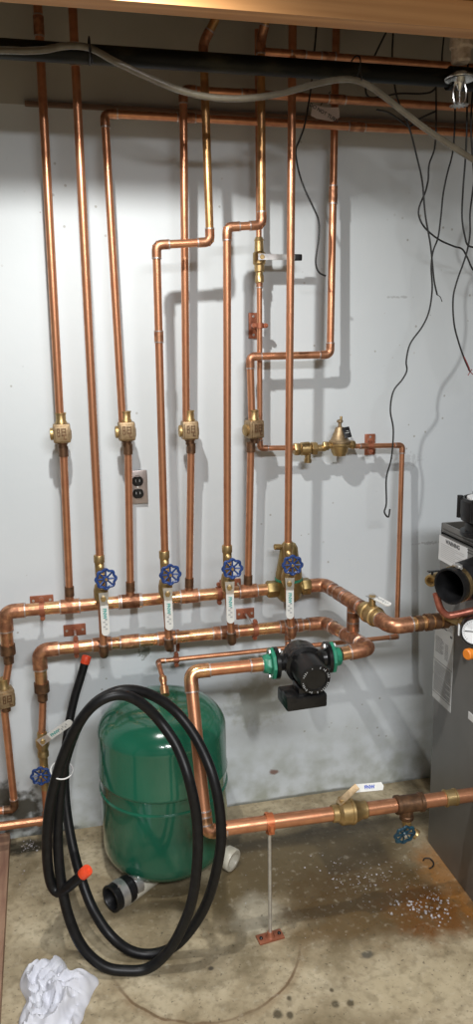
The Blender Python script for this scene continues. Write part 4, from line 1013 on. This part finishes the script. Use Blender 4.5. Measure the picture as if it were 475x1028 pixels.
wires = [
 ('loose black wire hooking right at its end between two copper pipes', [(318, 25), (315, 60), (312, 90), (306, 125), (301, 140), (297, 152), (300, 172), (306, 190), (314, 207), (320, 222), (320, 240), (317, 262), (320, 273), (327, 277)], 2.20),
 ('black wire starting leftmost of the right-hand bundle, ending in a bare curl', [(395, 30), (394, 60), (398, 95), (408, 120), (413, 135), (418, 155), (424, 182), (427, 215), (432, 244), (434, 262), (436, 282), (439, 296)], 2.17),
 ('black wire sweeping right in an S across the bundle', [(437, 70), (438, 100), (437, 145), (431, 165), (430, 180), (427, 193), (421, 208), (421, 218), (427, 229), (440, 240), (455, 247), (464, 250), (469, 258), (476, 272), (490, 280)], 2.19),
 ('longest black wire, hanging far down over the wall with a hooked tip', [(456, 70), (457, 110), (455, 150), (449, 175), (445, 195), (443, 215), (440, 238), (435, 252), (433, 268), (434, 290), (431, 312), (424, 328), (412, 345), (408, 362), (408.5, 372), (404, 381), (395, 393), (392, 412), (395, 432), (393, 460), (388, 480), (388, 505), (386, 514), (390, 519), (391.5, 511)], 2.21),
 ('black wire at far right bending off the picture edge', [(470, 60), (469, 110), (468, 150), (465, 190), (464, 218), (467, 238), (471, 247), (485, 249)], 2.14),
 ('black wire at far right with reddish frayed tip', [(478, 170), (475, 190), (472, 215), (472, 235), (468, 256), (459, 282), (455, 300), (456, 325), (461, 345), (467, 362), (472, 373)], 2.16),
 ('black wire dropping along the extreme right edge', [(476, 70), (473, 120), (474, 150), (478, 200)], 2.12),
 ('black wire looping behind the upper copper pipes', [(388, 32), (380, 48), (371, 68), (367, 85), (370, 97), (385, 97), (400, 94), (425, 94), (436, 90), (443, 76), (444, 55), (446, 35)], 2.32),
 ('black wire strand crossing under the clear hose', [(378, 110), (390, 113), (402, 121), (411, 127), (420, 120), (437, 112)], 2.20)]
for l, pp, Yw in wires:
    T = Thing('hanging_wire', l, 'wire', P(*pp[-1], Yw), 'loose black wires')
    T.part('cable', tube(bmesh.new(), catmull([P(x, y, Yw) for x, y in pp], 6), .0027, 8), WIRE)
    if 'bare curl' in l:
        T.part('bare_end', tube(bmesh.new(), catmull([P(x, y, Yw) for x, y in ((439, 296), (442, 298), (444, 303))], 5), .0012, 6), WIRE)
    if 'reddish' in l:
        bm = bmesh.new(); e = P(472, 373, Yw); tube(bm, [P(466, 358, Yw-.004), P(471, 369, Yw-.004), e], .0016, 6)
        for q in ((470, 377), (474, 371), (470, 371), (475, 376)): tube(bm, [e, P(*q, Yw)], .0013, 6)
        T.part('frayed_end', bm, REDW, 'reddish frayed strands')
# paper tag
a, b, c_, d_ = P(314, 105, 2.235), P(340, 108, 2.245), P(334, 122, 2.245), P(312, 116, 2.235)
bm = bmesh.new(); plate(bm, [a, P(326, 108, 2.24), b, P(341, 118, 2.25), c_, P(318, 119, 2.24), d_], (0, -1, .1), .0012)
T = Thing('paper_tag', 'crumpled pinkish paper tag hanging between the upper copper pipes', 'tag', d_)
T.part('sheet', bm, TAGM)
u = (P(333, 121, 2.22)-P(315, 110, 2.22)).normalized()
bm = text_bm('DO NOT TURN', .0135, basis(P(325.5, 113.5, 2.225), u, Vector((0, 0, 1))-u*u.z), .0003, .0003)
T.part('handwriting', bm, INK)
bm = bmesh.new(); tube(bm, [P(332, 92, 2.24), P(326, 98, 2.24), P(322, 106, 2.238)], .0014, 6); T.part('string', bm, WIRE)

# ================================================================ FLOOR THINGS
# board at lower left
T = None
bm = bmesh.new(); pts = [PZ(12.6, 838, .0), PZ(4, 955, 0), PZ(3, 1040, 0)]
xr0, xr1 = pts[0].x-.004, pts[2].x-.004
o = [Vector((xr0, W-.01, .0)), Vector((xr1, 1.50, .0)), Vector((xr1-.35, 1.50, .0)), Vector((xr0-.35, W-.01, .0))]
bm = bmesh.new(); plate(bm, o, (0, 0, 1), .032)
single('wooden_board', 'brown wooden board lying on floor along the left picture edge', 'board', bm, BOARD, smooth=False)
# cloth
def cloth():
    bm = bmesh.new(); n = 90; cx, cy = PZ(57, 997, 0).x, PZ(57, 997, 0).y
    outline = [(25, 972), (37, 966), (50, 969), (58, 963), (66, 966), (72, 980), (84, 984), (99, 981), (92, 1000), (84, 1012), (80, 1030), (70, 1050), (45, 1056), (18, 1045), (20, 1015), (25, 1002), (19, 985)]
    poly = [PZ(x, y, 0.01) for x, y in outline]
    cen = sum(poly, Vector())/len(poly)
    ring_n = len(poly)*8; edge = []
    cp = catmull(poly+[poly[0]], 8)[:-1]; ring_n = len(cp); R = 42
    rows = []
    for j in range(R+1):
        t = j/R; row = []
        for i in range(ring_n):
            p = cen.lerp(cp[i], t)
            row.append(p)
        rows.append(row)
    def h(p, t):
        v = Vector((p.x*13, p.y*13, 1.3)); w = Vector((noise.noise(v*.6), noise.noise(v*.6+Vector((5, 3, 1))), 0))*1.2
        r1 = 1-abs(noise.noise(v+w)); r2 = 1-abs(noise.noise((v+w)*2.3+Vector((3, 1, 7)))); r3 = 1-abs(noise.noise((v+w)*5.1))
        return ((r1**3)*.030+(r2**3)*.020+(r3**2)*.006)*(1-t**5)+.012*(1-t**3)
    vs = []
    for j, row in enumerate(rows):
        t = j/R; vr = []
        for p in row:
            q = p.copy(); q.z = .004+h(p, t)
            sw = noise.noise(Vector((p.x*30, p.y*30, 4)))*.006*(t > .2); q.x += sw; q.y -= sw
            if j == R: q.z = .001
            vr.append(bm.verts.new(q))
        vs.append(vr)
    for a, b in zip(vs[1:], vs[2:]):
        for i in range(ring_n): bm.faces.new((a[i], a[(i+1) % ring_n], b[(i+1) % ring_n], b[i]))
    bm.faces.new(vs[1]); 
    for v in vs[0]: bm.verts.remove(v)
    o = single('crumpled_cloth', 'crumpled white cloth lying on the floor at lower left', 'cloth', bm, CLOTH)
    return o
cloth()
# debris
bm = bmesh.new()
def flake(x, y, s):
    n = random.choice((4, 5)); a0 = random.random()*6.3; th = s*.35
    pts = [Vector((x+cos(a0+2*pi*k/n)*s*random.uniform(.5, 1), y+sin(a0+2*pi*k/n)*s*random.uniform(.5, 1), .0006)) for k in range(n)]
    plate(bm, pts, (random.uniform(-.3, .3), random.uniform(-.3, .3), 1), th)
for (px, py, n, sx, sy, s) in ((372, 880, 40, 26, 18, .0028), (415, 910, 36, 28, 11, .004), (425, 905, 16, 22, 12, .0045), (395, 895, 70, 55, 26, .0022), (340, 875, 40, 25, 15, .0025), (30, 850, 50, 18, 6, .003), (300, 900, 30, 90, 40, .002), (440, 915, 30, 16, 12, .0035), (20, 880, 20, 15, 25, .002)):
    for _ in range(n):
        q = PZ(random.gauss(px, sx*.55), random.gauss(py, sy*.55), 0)
        if q.x > XB-.01 and q.y < 2.03: continue
        if q.y > W-.01 or q.x < -.23: continue
        flake(q.x, q.y, s*random.uniform(.5, 1.5))
single('paint_flakes', 'white paint and plaster flakes scattered on the stained floor', 'debris', bm, FLAKE, origin=(0.9, 1.85, 0), kind='stuff', smooth=False)
pts = catmull([PZ(425, 864, .004), PZ(427, 861.5, .006), PZ(432, 862, .008), PZ(435.5, 866, .006), PZ(434.5, 870, .004), PZ(431, 872, .003)], 5)
single('wire_scrap', 'small curled black wire scrap on rusty floor near the boiler', 'wire', tube(bmesh.new(), pts, .002, 8), WIRE)

# ================================================================ LIGHT
def light(name, kind, loc, e, col, **k):
    l = bpy.data.lights.new(name, kind); l.energy = e; l.color = col
    for a, b in k.items(): setattr(l, a, b)
    o = bpy.data.objects.new(name, l); COL.objects.link(o); o.location = loc; return o
o = light('ceiling_bulb', 'SPOT', (.045, 1.40, 2.365), 64, (1, .985, .95), shadow_soft_size=.022, spot_size=radians(130), spot_blend=.9)
o.rotation_euler = Vector((.16, .50, -.86)).to_track_quat('-Z', 'Y').to_euler()
o = light('added_fill_light', 'AREA', (.4, -.9, 2.55), 135, (.97, .98, 1), shape='RECTANGLE', size=1.2, size_y=.5)  # unseen fill lamp behind the camera, added to soften the bulb's shadows
w = bpy.data.worlds.new('room_air'); bpy.context.scene.world = w; w.use_nodes = True
w.node_tree.nodes['Background'].inputs[0].default_value = (.5, .5, .52, 1); w.node_tree.nodes['Background'].inputs[1].default_value = .3

# ================================================================ CAMERA
cam = bpy.data.cameras.new('camera'); co = bpy.data.objects.new('camera', cam); COL.objects.link(co)
M = Matrix((CR, CU, -CF)).transposed().to_4x4(); M.translation = CO; co.matrix_world = M
cam.sensor_fit = 'VERTICAL'; cam.sensor_height = 36; cam.lens = F/1028*36; cam.clip_start = .02
sc = bpy.context.scene; sc.camera = co
vs = sc.view_settings; vs.view_transform = 'Standard'; vs.look = 'None'; vs.gamma = 1; vs.exposure = .1; vs.use_curve_mapping = False
sc.cycles.use_denoising = True
sc.cycles.max_bounces = 8
